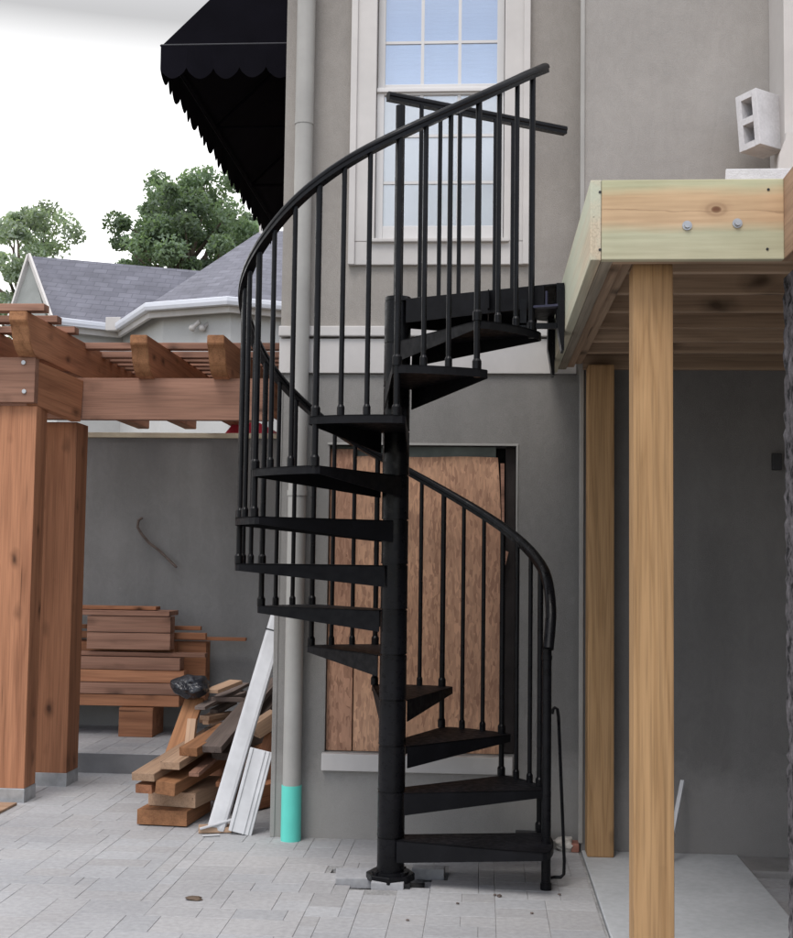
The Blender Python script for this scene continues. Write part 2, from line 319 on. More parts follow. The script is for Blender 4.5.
def prism(bm, pts2, fn, d0, d1):
    """extrude polygon pts2 through fn(a,b,d)"""
    a = [bm.verts.new(fn(p[0], p[1], d0)) for p in pts2]; b_ = [bm.verts.new(fn(p[0], p[1], d1)) for p in pts2]
    bm.faces.new(a); bm.faces.new(b_[::-1]); n = len(a)
    for i in range(n): bm.faces.new((a[i], b_[i], b_[(i + 1) % n], a[(i + 1) % n]))
def thing(name, label, cat, loc=(0, 0, 0), group=None):
    o = bpy.data.objects.new(name, None); C.objects.link(o); o.location = loc; o.empty_display_size = .2
    return tag(o, label, cat, group)
def tag(o, label, cat, group=None):
    o['label'] = label; o['category'] = cat
    if group: o['group'] = group
    return o
def struct(o, kind='structure'):
    o['kind'] = kind; return o
def dup(o, parent):
    """copy of an already parented part"""
    c = o.copy(); C.objects.link(c); c.parent = parent; c.matrix_parent_inverse = o.matrix_parent_inverse.copy()
    return c

# ------------------------------------------------------------------ ground
WY = .92      # face of the main wall
RY = .765     # face of the wall section to the right
bm = bmesh.new(); box(bm, -90, 90, -40, 120, -.9, -.075); struct(fin('ground', bm, M['earth']))
HOLE = [(-.285, .19), (.29, .25)]
def in_hole(x0, x1, y0, y1):
    cx, cy = (x0 + x1) / 2, (y0 + y1) / 2
    return -.30 < cx < .30 and -.12 < cy < .26
def pave(name, X0, X1, Y0, Y1, z, parent=None, hole=False, u=.076, thick=.06, seed=3):
    r = random.Random(seed); nx, ny = int(round((X1 - X0) / u)), int(round((Y1 - Y0) / u))
    g = [[0] * ny for _ in range(nx)]; bm = bmesh.new(); lay = bm.loops.layers.float_color.new('tint')
    for j in range(ny):
        for i in range(nx):
            if g[i][j]: continue
            opts = [(4, 3), (3, 2), (3, 3), (2, 3), (4, 2), (3, 4), (2, 2), (3, 2)]; r.shuffle(opts); pick = None
            for a, b_ in opts + [(2, 1), (1, 2), (1, 1)]:
                if i + a <= nx and j + b_ <= ny and all(not g[i + p][j + q] for p in range(a) for q in range(b_)): pick = (a, b_); break
            a, b_ = pick
            for p in range(a):
                for q in range(b_): g[i + p][j + q] = 1
            x0, x1, y0, y1 = X0 + i * u, X0 + (i + a) * u, Y0 + j * u, Y0 + (j + b_) * u
            if hole and in_hole(x0, x1, y0, y1): continue
            gp = .0006 + r.random() * .0008; dz = r.uniform(-.0006, .0006); bv = .0022
            n0 = len(bm.faces); tx, ty = r.uniform(-.003, .003), r.uniform(-.003, .003)
            q = [(x0 + gp, y0 + gp), (x1 - gp, y0 + gp), (x1 - gp, y1 - gp), (x0 + gp, y1 - gp)]
            qi = [(x0 + gp + bv, y0 + gp + bv), (x1 - gp - bv, y0 + gp + bv), (x1 - gp - bv, y1 - gp - bv), (x0 + gp + bv, y1 - gp - bv)]
            cx, cy = (x0 + x1) / 2, (y0 + y1) / 2
            zt = lambda x, y: z + dz + tx * (x - cx) + ty * (y - cy)
            vb = [bm.verts.new((x, y, z - thick)) for x, y in q]; vm_ = [bm.verts.new((x, y, zt(x, y) - .0012)) for x, y in q]; vt = [bm.verts.new((x, y, zt(x, y))) for x, y in qi]
            fs = [bm.faces.new(vt)]
            for k in range(4):
                fs.append(bm.faces.new((vb[k], vb[(k + 1) % 4], vm_[(k + 1) % 4], vm_[k]))); fs.append(bm.faces.new((vm_[k], vm_[(k + 1) % 4], vt[(k + 1) % 4], vt[k])))
            k_ = r.gauss(.38, .015); w = r.uniform(-.005, .005); col = (k_ + w + .003, k_, k_ + .004 - w, 1)
            for f in fs:
                for lp in f.loops: lp[lay] = col
    return fin(name, bm, M['paver'], parent)
struct(pave('paving', -5.2, .968, -6.6, 2.792, 0, hole=True))
bm = bmesh.new(); box(bm, -5.2, .968, -6.6, -.115, -.06, -.0035); box(bm, -5.2, .968, .26, 2.79, -.06, -.0035); box(bm, -5.2, -.31, -.115, .26, -.06, -.0035); box(bm, .31, .968, -.115, .26, -.06, -.0035)
struct(fin('paving_joint_sand', bm, M['sand']))
# sandy hole bottom
bm = bmesh.new()
bmesh.ops.create_grid(bm, x_segments=26, y_segments=18, size=.5)
for v in bm.verts: v.co = (v.co.x * .76, .08 + v.co.y * .50, -.062 + .014 * noise.noise(v.co * 14))
struct(fin('hole_bottom_ground', bm, noisy('dark_sand', (.13, .125, .12), .35, 12, .95, .6, 60, .01), smooth=True))  # darker sand tone inside the hole
# raised patio and its riser
struct(pave('raised_patio', -6.2, -.735, 2.80, 4.26, .14, seed=9, thick=.05))
bm = bmesh.new(); box(bm, -6.2, -.735, 2.80, 4.26, -.2, .136); struct(fin('patio_step', bm, noisy('patio_step_block', (.17, .17, .175), .15, 4, .9, .4, 60, .005)))
# concrete slab on the right, plus a strip of stepped stone beyond it
bm = bmesh.new(); box(bm, .972, 1.79, -6.6, RY, -.2, .012, .006); struct(fin('concrete_slab', bm, M['concrete']))
struct(pave('side_paving', 1.80, 5.6, -6.6, .44, -.03, seed=12))
bm = bmesh.new(); box(bm, 1.796, 5.6, -6.6, .44, -.3, -.034); struct(fin('side_paving_sand', bm, M['sand']))
bm = bmesh.new(); box(bm, 1.796, 4.4, .445, RY - .005, -.2, .005, .01); struct(fin('stone_kerb', bm, noisy('kerb_stone', (.26, .25, .24), .15, 5, .9, .5, 40, .01)))

# loose pavers in the hole
lay_mat = M['paver']
def loose(x, y, z, w, d, h, rz, rx, label):
    bm = bmesh.new(); box(bm, -w / 2, w / 2, -d / 2, d / 2, -h / 2, h / 2, .004)
    lay = bm.loops.layers.float_color.new('tint')
    for f in bm.faces:
        for lp in f.loops: lp[lay] = (.36, .36, .37, 1)
    o = fin('loose_paver', bm, lay_mat); o.location = (x, y, z); o.rotation_euler = (rx, 0, rz)
    tag(o, label, 'paver', 'loose pavers around the column foot')
loose(-.175, .060, .004, .19, .17, .05, .10, .05, 'large loose grey paver left of the black column foot')
loose(-.005, -.075, .008, .155, .075, .05, -.04, .10, 'small cut paver lying right in front of the column base plate')
loose(.175, .205, .006, .16, .09, .055, -.05, -.02, 'loose paver at the back of the hole, right of the column base')
loose(.235, .03, -.034, .11, .13, .045, .35, .07, 'sunken tilted paver at the right edge of the hole')

# ------------------------------------------------------------------ the house
house = thing('house', 'grey stucco house with white band, tall white window and boarded-up opening', 'house', (.1, WY, 0))
HX0, HX1 = -.735, .965
def wall_open(bm, x0, x1, z0, z1, y, d, op):
    """wall slab in XZ with rectangular openings, front face at y"""
    xs = sorted({x0, x1, *[v for o in op for v in o[:2]]}); zs = sorted({z0, z1, *[v for o in op for v in o[2:]]})
    vt = {}
    def V(x, yy, z):
        k = (round(x, 4), round(yy, 4), round(z, 4))
        if k not in vt: vt[k] = bm.verts.new(k)
        return vt[k]
    solid = lambda i, j: 0 <= i < len(xs) - 1 and 0 <= j < len(zs) - 1 and not any(o[0] <= (xs[i] + xs[i + 1]) / 2 <= o[1] and o[2] <= (zs[j] + zs[j + 1]) / 2 <= o[3] for o in op)
    for i in range(len(xs) - 1):
        for j in range(len(zs) - 1):
            if not solid(i, j): continue
            a, b_, c_, e = xs[i], xs[i + 1], zs[j], zs[j + 1]
            bm.faces.new((V(a, y, c_), V(b_, y, c_), V(b_, y, e), V(a, y, e))); bm.faces.new((V(a, y + d, c_), V(a, y + d, e), V(b_, y + d, e), V(b_, y + d, c_)))
            if not solid(i - 1, j): bm.faces.new((V(a, y, c_), V(a, y, e), V(a, y + d, e), V(a, y + d, c_)))
            if not solid(i + 1, j): bm.faces.new((V(b_, y, c_), V(b_, y + d, c_), V(b_, y + d, e), V(b_, y, e)))
            if not solid(i, j - 1): bm.faces.new((V(a, y, c_), V(a, y + d, c_), V(b_, y + d, c_), V(b_, y, c_)))
            if not solid(i, j + 1): bm.faces.new((V(a, y, e), V(b_, y, e), V(b_, y + d, e), V(a, y + d, e)))
OP = (-.443, .613, .475, 2.195)            # boarded opening
WO = (-.205, .533, 3.30, 5.15)             # window rough opening
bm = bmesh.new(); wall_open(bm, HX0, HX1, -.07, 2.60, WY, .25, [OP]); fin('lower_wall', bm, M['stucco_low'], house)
bm = bmesh.new(); wall_open(bm, HX0, HX1, 2.865, 6.6, WY, .25, [WO]); fin('upper_wall', bm, M['stucco_up'], house)
bm = bmesh.new(); box(bm, HX0, HX1, WY + .02, WY + .25, 2.60, 2.865); fin('wall_core', bm, M['stucco_up'], house)
# side and back
bm = bmesh.new(); box(bm, HX0, HX0 + .25, WY + .252, 9, -.07, 6.6); box(bm, HX0 + .25, 6, 8.7, 9, -.07, 6.6); fin('side_wall', bm, M['stucco_up'], house)
bm = bmesh.new(); box(bm, HX0 - .1, 6.3, WY - .25, 9.3, 6.6, 6.72); fin('roof', bm, M['trim'], house)
# band: flat board with projecting drip cap
bm = bmesh.new(); box(bm, HX0 - .004, HX1 - .02, WY - .022, WY + .02, 2.603, 2.80, .003); fin('band_board', bm, M['trim'], house)
bm = bmesh.new(); box(bm, HX0 - .006, HX1 - .02, WY - .045, WY + .02, 2.812, 2.87, .006); fin('band_cap', bm, M['trim'], house)
# right-hand wall, standing forward
bm = bmesh.new(); wall_open(bm, HX1 + .002, 6, -.2, 2.73, RY, .4, []); box(bm, 3.0, 3.2, -3.4, RY - .002, -.2, 2.6); fin('lower_wall', bm, M['stucco_shade'], house)  # the box is an unseen side wall, added to block light under the deck
bm = bmesh.new(); wall_open(bm, HX1 + .002, 6, 2.735, 6.6, RY, .4, []); fin('upper_wall', bm, M['stucco_bay'], house)
bm = bmesh.new(); box(bm, HX1 - .012, HX1 + .012, RY - .012, RY + .014, .05, 6.6, .004); fin('corner_bead', bm, M['pipe'], house)
bm = bmesh.new(); box(bm, HX0 - .006, HX0 + .02, WY - .006, WY + .02, .0, 2.6, .003); fin('corner_bead', bm, M['stucco_low'], house)
# boarded-up opening
bo = bobj('boarded_opening', OP[0], OP[1], WY + .20, WY + .22, OP[2], OP[3], M['dark'], house, 0)
def sub(o, par):
    o.parent = par; o.matrix_parent_inverse = world_of(par).inverted(); return o
pn = bmesh.new()
# main panel: slightly warped top-right corner
xs = [-.292, -.1, .1, .25, .38, .47, .505]
pts = []
for i, x in enumerate(xs): pts.append(x)
x_r = lambda z: .535 - .03 * max(0, (z - 1.5)) ** 2 * 2
nz = 12
grid = [[None] * (nz + 1) for _ in range(9)]
for i in range(9):
    for j in range(nz + 1):
        z = .478 + (2.135 - .478) * j / nz; x = -.290 + (x_r(z) + .290) * i / 8
        if j == nz: z += .003 * math.sin(i * 1.3)
        grid[i][j] = pn.verts.new((x, WY + .045 - .004 * math.sin(i) , z))
for i in range(8):
    for j in range(nz): pn.faces.new((grid[i][j], grid[i + 1][j], grid[i + 1][j + 1], grid[i][j + 1]))
ext = bmesh.ops.extrude_face_region(pn, geom=list(pn.faces)); bmesh.ops.translate(pn, vec=(0, .012, 0), verts=[e for e in ext['geom'] if isinstance(e, bmesh.types.BMVert)])
p1 = fin('strand_board_panel', pn, M['osb'], bo)
p2 = sub(bobj('strand_board_panel', -.440, -.295, WY + .035, WY + .05, .478, 2.175, M['osb_red']), bo); p2['label'] = 'narrow redder strand board strip'
sub(bobj('header_strip', -.442, .50, WY + .06, WY + .08, 2.10, 2.194, noisy('grey_green_wrap', (.16, .18, .165), .2, 6)), bo)
sub(bobj('jamb', .555, .612, WY + .07, WY + .1, .478, 2.19, noisy('brown_jamb', (.035, .028, .026), .3, 6)), bo)
# torn sheet by the jamb
bm = bmesh.new()
for tri in [((.530, .04, 1.62), (.575, .035, 1.60), (.540, .04, 1.45)), ((.525, .042, 2.1), (.547, .04, 2.1), (.552, .036, 1.2)), ]:
    a = [bm.verts.new((x, WY + y, z)) for x, y, z in tri]; bm.faces.new(a)
o = fin('torn_wrap', bm, M['cedar_pale'], bo); md = o.modifiers.new('s', 'SOLIDIFY'); md.thickness = .002
bm = bmesh.new()
for a_ in ((OP[0] - .012, OP[1] + .012, OP[3], OP[3] + .012), (OP[1], OP[1] + .010, OP[2], OP[3]),): box(bm, a_[0], a_[1], WY - .006, WY + .05, a_[2], a_[3], .002)
fin('opening_bead', bm, M['pipe'], bo)
bm = bmesh.new(); box(bm, OP[0] - .012, OP[1] - .01, WY - .045, WY + .2, .378, .472, .005); fin('sill', bm, M['trim'], bo)
# window: casing > sashes, glass, muntins
win = fin('window', (lambda bm: (box(bm, -.352, -.205, WY - .028, WY + .03, 3.36, 5.3, .004), box(bm, .533, .678, WY - .028, WY + .03, 3.36, 5.3, .004),
      box(bm, -.352, .678, WY - .028, WY + .03, 3.225, 3.358, .004), box(bm, -.352, .678, WY - .028, WY + .03, 5.15, 5.3, .004),
      box(bm, -.352, -.315, WY - .042, WY - .028, 3.225, 5.3, .003), box(bm, .641, .678, WY - .042, WY - .028, 3.225, 5.3, .003), bm)[-1])(bmesh.new()), M['trim'], house)
bm = bmesh.new(); box(bm, -.235, .563, WY - .055, WY + .04, 3.352, 3.372, .004); fin('window_sill', bm, M['trim'], win)
def sash(z0, z1, y, rows, meet):
    bm = bmesh.new(); x0, x1 = -.203, .531; st = .042
    box(bm, x0, x0 + st, y, y + .035, z0, z1, .003); box(bm, x1 - st, x1, y, y + .035, z0, z1, .003)
    box(bm, x0 + st, x1 - st, y + .001, y + .034, z0, z0 + (.085 if not meet else .045), .003); box(bm, x0 + st, x1 - st, y + .001, y + .034, z1 - .045, z1, .003)
    s = fin('sash', bm, M['vinyl'], win)
    bm = bmesh.new(); w = x1 - x0 - 2 * st
    for k in (1, 2): xx = x0 + st + w * k / 3; box(bm, xx - .009, xx + .009, y + .008, y + .028, z0 + .045, z1 - .045)
    for zz in rows: box(bm, x0 + st, x1 - st, y + .009, y + .027, zz - .008, zz + .008)
    fin('glazing_bars', bm, M['vinyl'], win)
    bm = bmesh.new(); box(bm, x0 + .03, x1 - .03, y + .016, y + .020, z0 + .03, z1 - .03); fin('window_pane', bm, M['glass'] if meet else M['glass_screen'], win)
sash(3.375, 4.275, WY + .012, (3.715, 3.99), False)
sash(4.262, 5.15, WY + .050, (4.56, 4.85), True)
bm = bmesh.new(); box(bm, -.203, .531, WY - .004, WY + .012, 4.243, 4.262, .002); fin('meeting_rail', bm, M['vinyl'], win)
bm = bmesh.new()
for k in range(74):
    z = 3.38 + k * .024; box(bm, -.19, .52, WY + .15, WY + .153, z, z + .023, 0, Matrix.Translation((0, 0, 0)))
fin('added_blind', bm, M['sky_blind'], win)  # slats added so the glass looks as bright as mirrored sky
bm = bmesh.new(); box(bm, HX0 + .26, HX1 + .3, WY + .9, WY + .92, 2.9, 6.5); fin('room_wall', bm, M['trim'], house)

# white corner column, siding panel and moulding at the far right
bm = bmesh.new(); box(bm, 1.99, 2.075, .42, RY - .003, 2.9, 6.6, .004); cc = fin('corner_board', bm, M['trim'], house)
bm = bmesh.new(); box(bm, 2.077, 3.5, .44, RY - .003, 2.9, 6.6); fin('siding_panel', bm, noisy('pale_siding', (.56, .56, .57), .04, 3, .6), house)
bm = bmesh.new(); box(bm, 2.052, 3.5, .40, .438, 3.90, 3.925, .003); box(bm, 2.052, 3.5, .41, .438, 3.93, 3.96, .003); fin('moulding', bm, M['trim'], house)
# curved white foot of the corner board
bm = bmesh.new()
prism(bm, [(1.992, 2.9), (2.075, 2.9), (2.075, 3.80), (1.99, 3.80), (1.985, 3.76), (1.955, 3.68), (1.945, 3.6), (1.945, 2.9)], lambda a, b_, d: (a, d, b_), .38, .418)
fin('bracket_foot', bm, M['trim'], house)

# two-cell blocks (end frame with two square holes)
def block(name, x, y, z, rot, label, s=(.20, .33, .20)):
    bm = bmesh.new(); w, l, h = s; t = .035
    # cells open along local Z; built from webs
    for a in ((-w / 2, -w / 2 + t, -l / 2, l / 2), (w / 2 - t, w / 2, -l / 2, l / 2)): box(bm, *a, -h / 2, h / 2, .004)
    for yy in (-l / 2, -t / 2, l / 2 - t): box(bm, -w / 2 + t, w / 2 - t, yy, yy + t, -h / 2 + .001, h / 2 - .001)
    o = fin(name, bm, M['block']); o.location = (x, y, z); o.rotation_euler = rot
    return tag(o, label, 'concrete block', 'white two-cell concrete blocks')
block('concrete_block', 1.885, .53, 3.895, (R(90), R(0), R(-28)) , 'white two-cell block held up against the wall beside the white corner board', (.14, .31, .19)).rotation_euler = (R(90), R(-5), R(-52))
block('concrete_block', 1.415, -1.62, 2.912, (0, R(90), R(0)), 'white two-cell block lying on the deck edge below the corner board', (.14, .24, .08)).rotation_euler = (R(3), R(4), R(80))
# outlet and marks on the wall beneath the deck
o = bobj('outlet_box', 1.985, 2.035, RY - .03, RY - .002, 2.06, 2.15, M['outlet'], None, .004); tag(o, 'small dark outlet box on the shaded wall under the deck', 'outlet box')

# ------------------------------------------------------------------ drainpipe
dp = thing('drainpipe', 'round grey painted drainpipe with bright teal lower sleeve on the house corner', 'drainpipe', (-.613, .85, 0))
bm = bmesh.new(); cyl(bm, (-.613, .85, .27), (-.613, .85, 4.05), .051, seg=32); cyl(bm, (-.613, .85, 4.055), (-.613, .85, 6.6), .053, seg=32); cyl(bm, (-.613, .85, 4.03), (-.613, .85, 4.056), .0545, seg=32)
fin('pipe', bm, M['pipe'], dp, True)
bm = bmesh.new(); cyl(bm, (-.613, .85, -.03), (-.613, .85, .30), .056, seg=32); fin('pipe_sleeve', bm, M['teal'], dp, True)
for z in (5.2, 1.9):
    bm = bmesh.new(); cyl(bm, (-.613, .85, z), (-.613, .85, z + .03), .0565, seg=32); box(bm, -.633, -.593, .89, WY, z + .003, z + .027); fin('pipe_strap', bm, M['pipe'], dp, True)

# ------------------------------------------------------------------ awning
aw = thing('awning', 'black scalloped canvas awning on the side of the house, seen from below', 'awning', (HX0, 1.2, 4.4))
AX, AY0, AY1, AZ = -1.55, 1.2, 5.3, 4.655; TX, TZ = HX0 - .005, 5.45
ap = [(AX, AY0, AZ), (AX, AY1, AZ), (TX, AY1, TZ), (TX, AY0, TZ)]
bm = bmesh.new(); nX, nY = 10, 30
gv = [[bm.verts.new((AX + (TX - AX) * i / nX, AY0 + (AY1 - AY0) * j / nY, AZ + (TZ - AZ) * i / nX - .02 * math.sin(math.pi * i / nX) * (.6 + .4 * math.cos(j * 1.3)))) for j in range(nY + 1)] for i in range(nX + 1)]
for i in range(nX):
    for j in range(nY): bm.faces.new((gv[i][j], gv[i + 1][j], gv[i + 1][j + 1], gv[i][j + 1]))
o = fin('canopy', bm, M['fabric'], aw, True); md = o.modifiers.new('s', 'SOLIDIFY'); md.thickness = .004
for yy in (AY0, AY1):
    bm = bmesh.new(); a = [bm.verts.new(p) for p in ((AX, yy, AZ), (TX, yy, AZ), (TX, yy, TZ))]; bm.faces.new(a)
    o = fin('end_panel', bm, M['fabric'], aw); md = o.modifiers.new('s', 'SOLIDIFY'); md.thickness = .004
def valance(A, B, n):
    A, B = Vector(A), Vector(B); bm = bmesh.new(); top = []; bot = []; k = 12
    nrm = (B - A).cross(Vector((0, 0, 1))).normalized()
    for i in range(n * k + 1):
        f = i / (n * k); p = A.lerp(B, f); ph = (i % k) / k
        dz = .155 + .055 * math.sin(math.pi * ph) + (0 if i % k else -.012); w = nrm * .01 * math.sin(i / k * 2.2)
        top.append(bm.verts.new(p)); bot.append(bm.verts.new(p + w + Vector((0, 0, -dz))))
    for i in range(n * k): bm.faces.new((top[i], top[i + 1], bot[i + 1], bot[i]))
    o = fin('valance', bm, M['fabric'], aw); md = o.modifiers.new('s', 'SOLIDIFY'); md.thickness = .003
    bm = bmesh.new(); sweep(bm, [A + Vector((0, 0, .004)), B + Vector((0, 0, .004))], [(.006 * math.cos(t), .006 * math.sin(t)) for t in [k_ * math.pi / 4 for k_ in range(8)]]); fin('valance_piping', bm, M['piping'], aw)
valance((AX - .004, AY0 - .004, AZ), (TX, AY0 - .004, AZ), 5); valance((AX - .006, AY0, AZ), (AX - .006, AY1, AZ), 25)
bm = bmesh.new()
for yy in (AY0 + .03, 2.6, 4.0, AY1 - .03):
    cyl(bm, (AX + .03, yy, AZ - .02), (TX, yy, AZ - .02), .012, seg=8); cyl(bm, (AX + .03, yy, AZ - .02), (TX, yy, TZ - .06), .012, seg=8)
cyl(bm, (AX + .03, AY0 + .03, AZ - .02), (AX + .03, AY1 - .03, AZ - .02), .012, seg=8)
fin('awning_frame', bm, M['fabric'], aw, True)

# ------------------------------------------------------------------ spiral staircase
st = thing('spiral_staircase', 'black steel spiral staircase with twelve wedge treads, balusters and curved handrail', 'staircase', (0, 0, 0))
H, STEP, HW, RT = .2174, 29.1, 16.8, .778
cdeg = lambda i: -1.72 + STEP * (i - 1)
TOP = 13 * H
bm = bmesh.new(); cyl(bm, (0, 0, .03), (0, 0, TOP + .012), .0605, seg=32); cyl(bm, (0, 0, TOP), (0, 0, TOP + .02), .064, seg=32)
col = fin('column', bm, M['black'], st, True)
bm = bmesh.new(); cyl(bm, (0, 0, .018), (0, 0, .052), .118, seg=8); cyl(bm, (0, 0, .052), (0, 0, .062), .09, seg=32)
bmesh.ops.bevel(bm, geom=[e for e in bm.edges if e.calc_length() > .02], offset=.003, segments=1, affect='EDGES')
fin('base_plate', bm, M['black'], st, False)
bm = bmesh.new(); cyl(bm, (0, 0, -.06), (0, 0, .02), .07, seg=16); box(bm, .05, .10, -.1, -.02, -.05, .02); fin('footing', bm, M['dark'], st)
for k in range(4):
    a = R(45 + 90 * k); bm = bmesh.new(); cyl(bm, (.088 * math.cos(a), .088 * math.sin(a), .05), (.088 * math.cos(a), .088 * math.sin(a), .066), .011, seg=6); fin('bolt', bm, M['black'], st)
# tread: pan with down-turned edges, tapered side gussets and a hub sleeve
def tread_bm():
    bm = bmesh.new(); hw = R(HW); n = 8; tk = .006
    r0 = .058
    def P(r, a, z): return (r * math.cos(a), r * math.sin(a), z)
    # inner edge narrower: sides run parallel-ish from a 13 cm wide root
    rootw = .070
    outer = [(RT * math.cos(-hw + 2 * hw * i / n), RT * math.sin(-hw + 2 * hw * i / n)) for i in range(n + 1)]
    inner = [(r0 * .6, rootw), (r0 * .6, -rootw)]
    # rounded outer corners
    o2 = []
    for i, (x, y) in enumerate(outer):
        if i in (0, n):
            s = 1 if i == n else -1
            nx_, ny_ = x - .022, y - s * .006
            o2 += [(x - .004, y - s * .016), (nx_, ny_)] if s > 0 else [(nx_, ny_), (x - .004, y - s * .016)]
        else: o2.append((x, y))
    poly = inner[::-1][0:1] + o2 + inner[0:1]
    prism(bm, poly, lambda a, b_, d: (a, b_, d), -tk, 0)
    # rim lip all round the outer edge
    lip = .036
    def wallseg(p, q, hp, hq, th=.005):
        p, q = Vector((*p, 0)), Vector((*q, 0)); nrm = (q - p).cross(Vector((0, 0, 1))).normalized() * -th
        a = [p, q, q + Vector((0, 0, -hq)), p + Vector((0, 0, -hp))]
        v1 = [bm.verts.new(x) for x in a]; v2 = [bm.verts.new(x + nrm) for x in a]
        bm.faces.new(v1); bm.faces.new(v2[::-1])
        for k in range(4): bm.faces.new((v1[k], v2[k], v2[(k + 1) % 4], v1[(k + 1) % 4]))
    for p, q in zip(o2[:-1], o2[1:]): wallseg(p, q, lip, lip)
    wallseg(poly[0], o2[0], .105, lip); wallseg(o2[-1], poly[-1], lip, .105)
    # flange under each side
    for v in bm.verts: v.co.z += 0
    return bm
bm = tread_bm(); tread0 = fin('tread', bm, M['black_tread'], None)
bm = bmesh.new(); cyl(bm, (0, 0, -.205), (0, 0, 0), .0655, seg=32); cyl(bm, (0, 0, -.209), (0, 0, -.203), .067, seg=32); hub0 = fin('hub', bm, M['black'], None, True)
bm = bmesh.new(); prism(bm, [(.09, -.005), (.60, -.165), (.60, -.150), (.09, .010)], lambda a, b_, d: (a, b_, d), 0, .0015)
for i in range(1, 13):
    t = tread0 if i == 1 else tread0.copy(); h = hub0 if i == 1 else hub0.copy()
    if i > 1: C.objects.link(t); C.objects.link(h)
    for o in (t, h):
        o.location = (0, 0, H * i); o.rotation_euler = (0, 0, R(cdeg(i)))
    t.parent = st; t.matrix_parent_inverse = Matrix.Identity(4)
    h.parent = t; h.matrix_parent_inverse = world_of(t).inverted()
bm.free()
# landing: wedge platform from 324 to 33 degrees ending on the deck side
XE = .792
a0, a1 = R(324), R(35 + 360)
def pl(a, r=.0): return (math.cos(a), math.sin(a))
pA = (XE, XE * math.tan(a0)); pB = (XE, XE * math.tan(a1))
pA = (XE, -.425); pB = (XE, .50)
poly = [(-.055, -.03), (0, -.066), (.05, -.075), pA, pB, (.03, .075), (-.04, .05)]
bm = bmesh.new(); prism(bm, poly, lambda a, b_, d: (a, b_, d), TOP - .006, TOP)
def lipseg(bm, p, q, hp, hq, th=.006, z=TOP - .004):
    p, q = Vector((*p, z)), Vector((*q, z)); nrm = (q - p).cross(Vector((0, 0, 1))).normalized() * -th
    a = [p, q, q + Vector((0, 0, -hq)), p + Vector((0, 0, -hp))]; v1 = [bm.verts.new(x) for x in a]; v2 = [bm.verts.new(x + nrm) for x in a]
    bm.faces.new(v1); bm.faces.new(v2[::-1])
    for k in range(4): bm.faces.new((v1[k], v2[k], v2[(k + 1) % 4], v1[(k + 1) % 4]))
lipseg(bm, (.045, -.075), (XE - .09, -.39), .115, .10); lipseg(bm, (XE - .09, .452), (.03, .075), .10, .115); lipseg(bm, (.45, -.305), (.45, .305), .09, .09)
fin('landing', bm, M['black_tread'], st)
bm = bmesh.new(); cyl(bm, (0, 0, TOP - .21), (0, 0, TOP - .003), .0655, seg=32); fin('hub', bm, M['black'], st, True)
# landing brackets bolted to the deck side
for yy, nm in ((-.42, 0), (.36, 1)):
    bm = bmesh.new()
    prism(bm, [(XE - .034, TOP + .0), (XE + .002, TOP + .0), (XE + .002, TOP - .31), (XE - .010, TOP - .31), (XE - .034, TOP - .17)], lambda a, b_, d: (a, d, b_), yy, yy + .10)
    fin('bracket', bm, M['black'], st)
bm = bmesh.new(); prism(bm, [(XE - .14, -.42), (XE - .03, -.46), (XE - .03, -.40), (XE - .12, -.39)], lambda a, b_, d: (a, b_, d), TOP - .115, TOP - .105)
cyl(bm, (XE - .08, -.43, TOP - .11), (XE - .08, -.43, TOP - .04), .006, seg=8)
fin('bracket_tie', bm, M['bluegrey'], st)
bm = bmesh.new(); box(bm, XE - .20, XE - .03, -.39, -.37, TOP - .205, TOP - .18); box(bm, XE - .20, XE - .17, -.39, -.37, TOP - .19, TOP - .07); fin('bracket_tie', bm, M['black'], st)

# handrail path (angle, height), spline-smoothed
RP = [(-4.5, 1.135), (-2.5, 1.20), (0, 1.29), (3.5, 1.362), (8, 1.432), (14.4, 1.502), (32, 1.636), (57, 1.812), (86, 2.018), (113, 2.205), (137, 2.40), (158, 2.58), (175, 2.727), (192, 2.80 + .04), (210, 2.952), (223, 3.046), (238, 3.168), (256, 3.300), (274, 3.418), (289, 3.523), (310, 3.684), (325, 3.803), (338, 3.895)]
def rail_z(a):
    for k in range(len(RP) - 1):
        if RP[k][0] <= a <= RP[k + 1][0]:
            p0 = RP[max(k - 1, 0)]; p1, p2 = RP[k], RP[k + 1]; p3 = RP[min(k + 2, len(RP) - 1)]
            u = (a - p1[0]) / (p2[0] - p1[0])
            m1 = (p2[1] - p0[1]) / (p2[0] - p0[0]) * (p2[0] - p1[0]); m2 = (p3[1] - p1[1]) / (p3[0] - p1[0]) * (p2[0] - p1[0])
            return (2 * u ** 3 - 3 * u * u + 1) * p1[1] + (u ** 3 - 2 * u * u + u) * m1 + (-2 * u ** 3 + 3 * u * u) * p2[1] + (u ** 3 - u * u) * m2
    return RP[0][1] if a < 0 else RP[-1][1]
RR = .762
# smooth the table a little
raw = [(a, rail_z(a)) for a in [x * .5 for x in range(-9, 677)]]
sm = []
for i, (a, z) in enumerate(raw):
    w = 10 if a > 20 else 2
    w = min(w, i, len(raw) - 1 - i); sm.append((a, sum(raw[j][1] for j in range(i - w, i + w + 1)) / (2 * w + 1)))
def rz(a):
    k = max(0, min(len(sm) - 1, int(round((a + 4.5) * 2)))); return sm[k][1]
pts = [Vector(((RR + (0 if a > 0 else -.003 * abs(a))) * math.cos(R(a)), RR * math.sin(R(a)), z)) for a, z in sm[::3]]
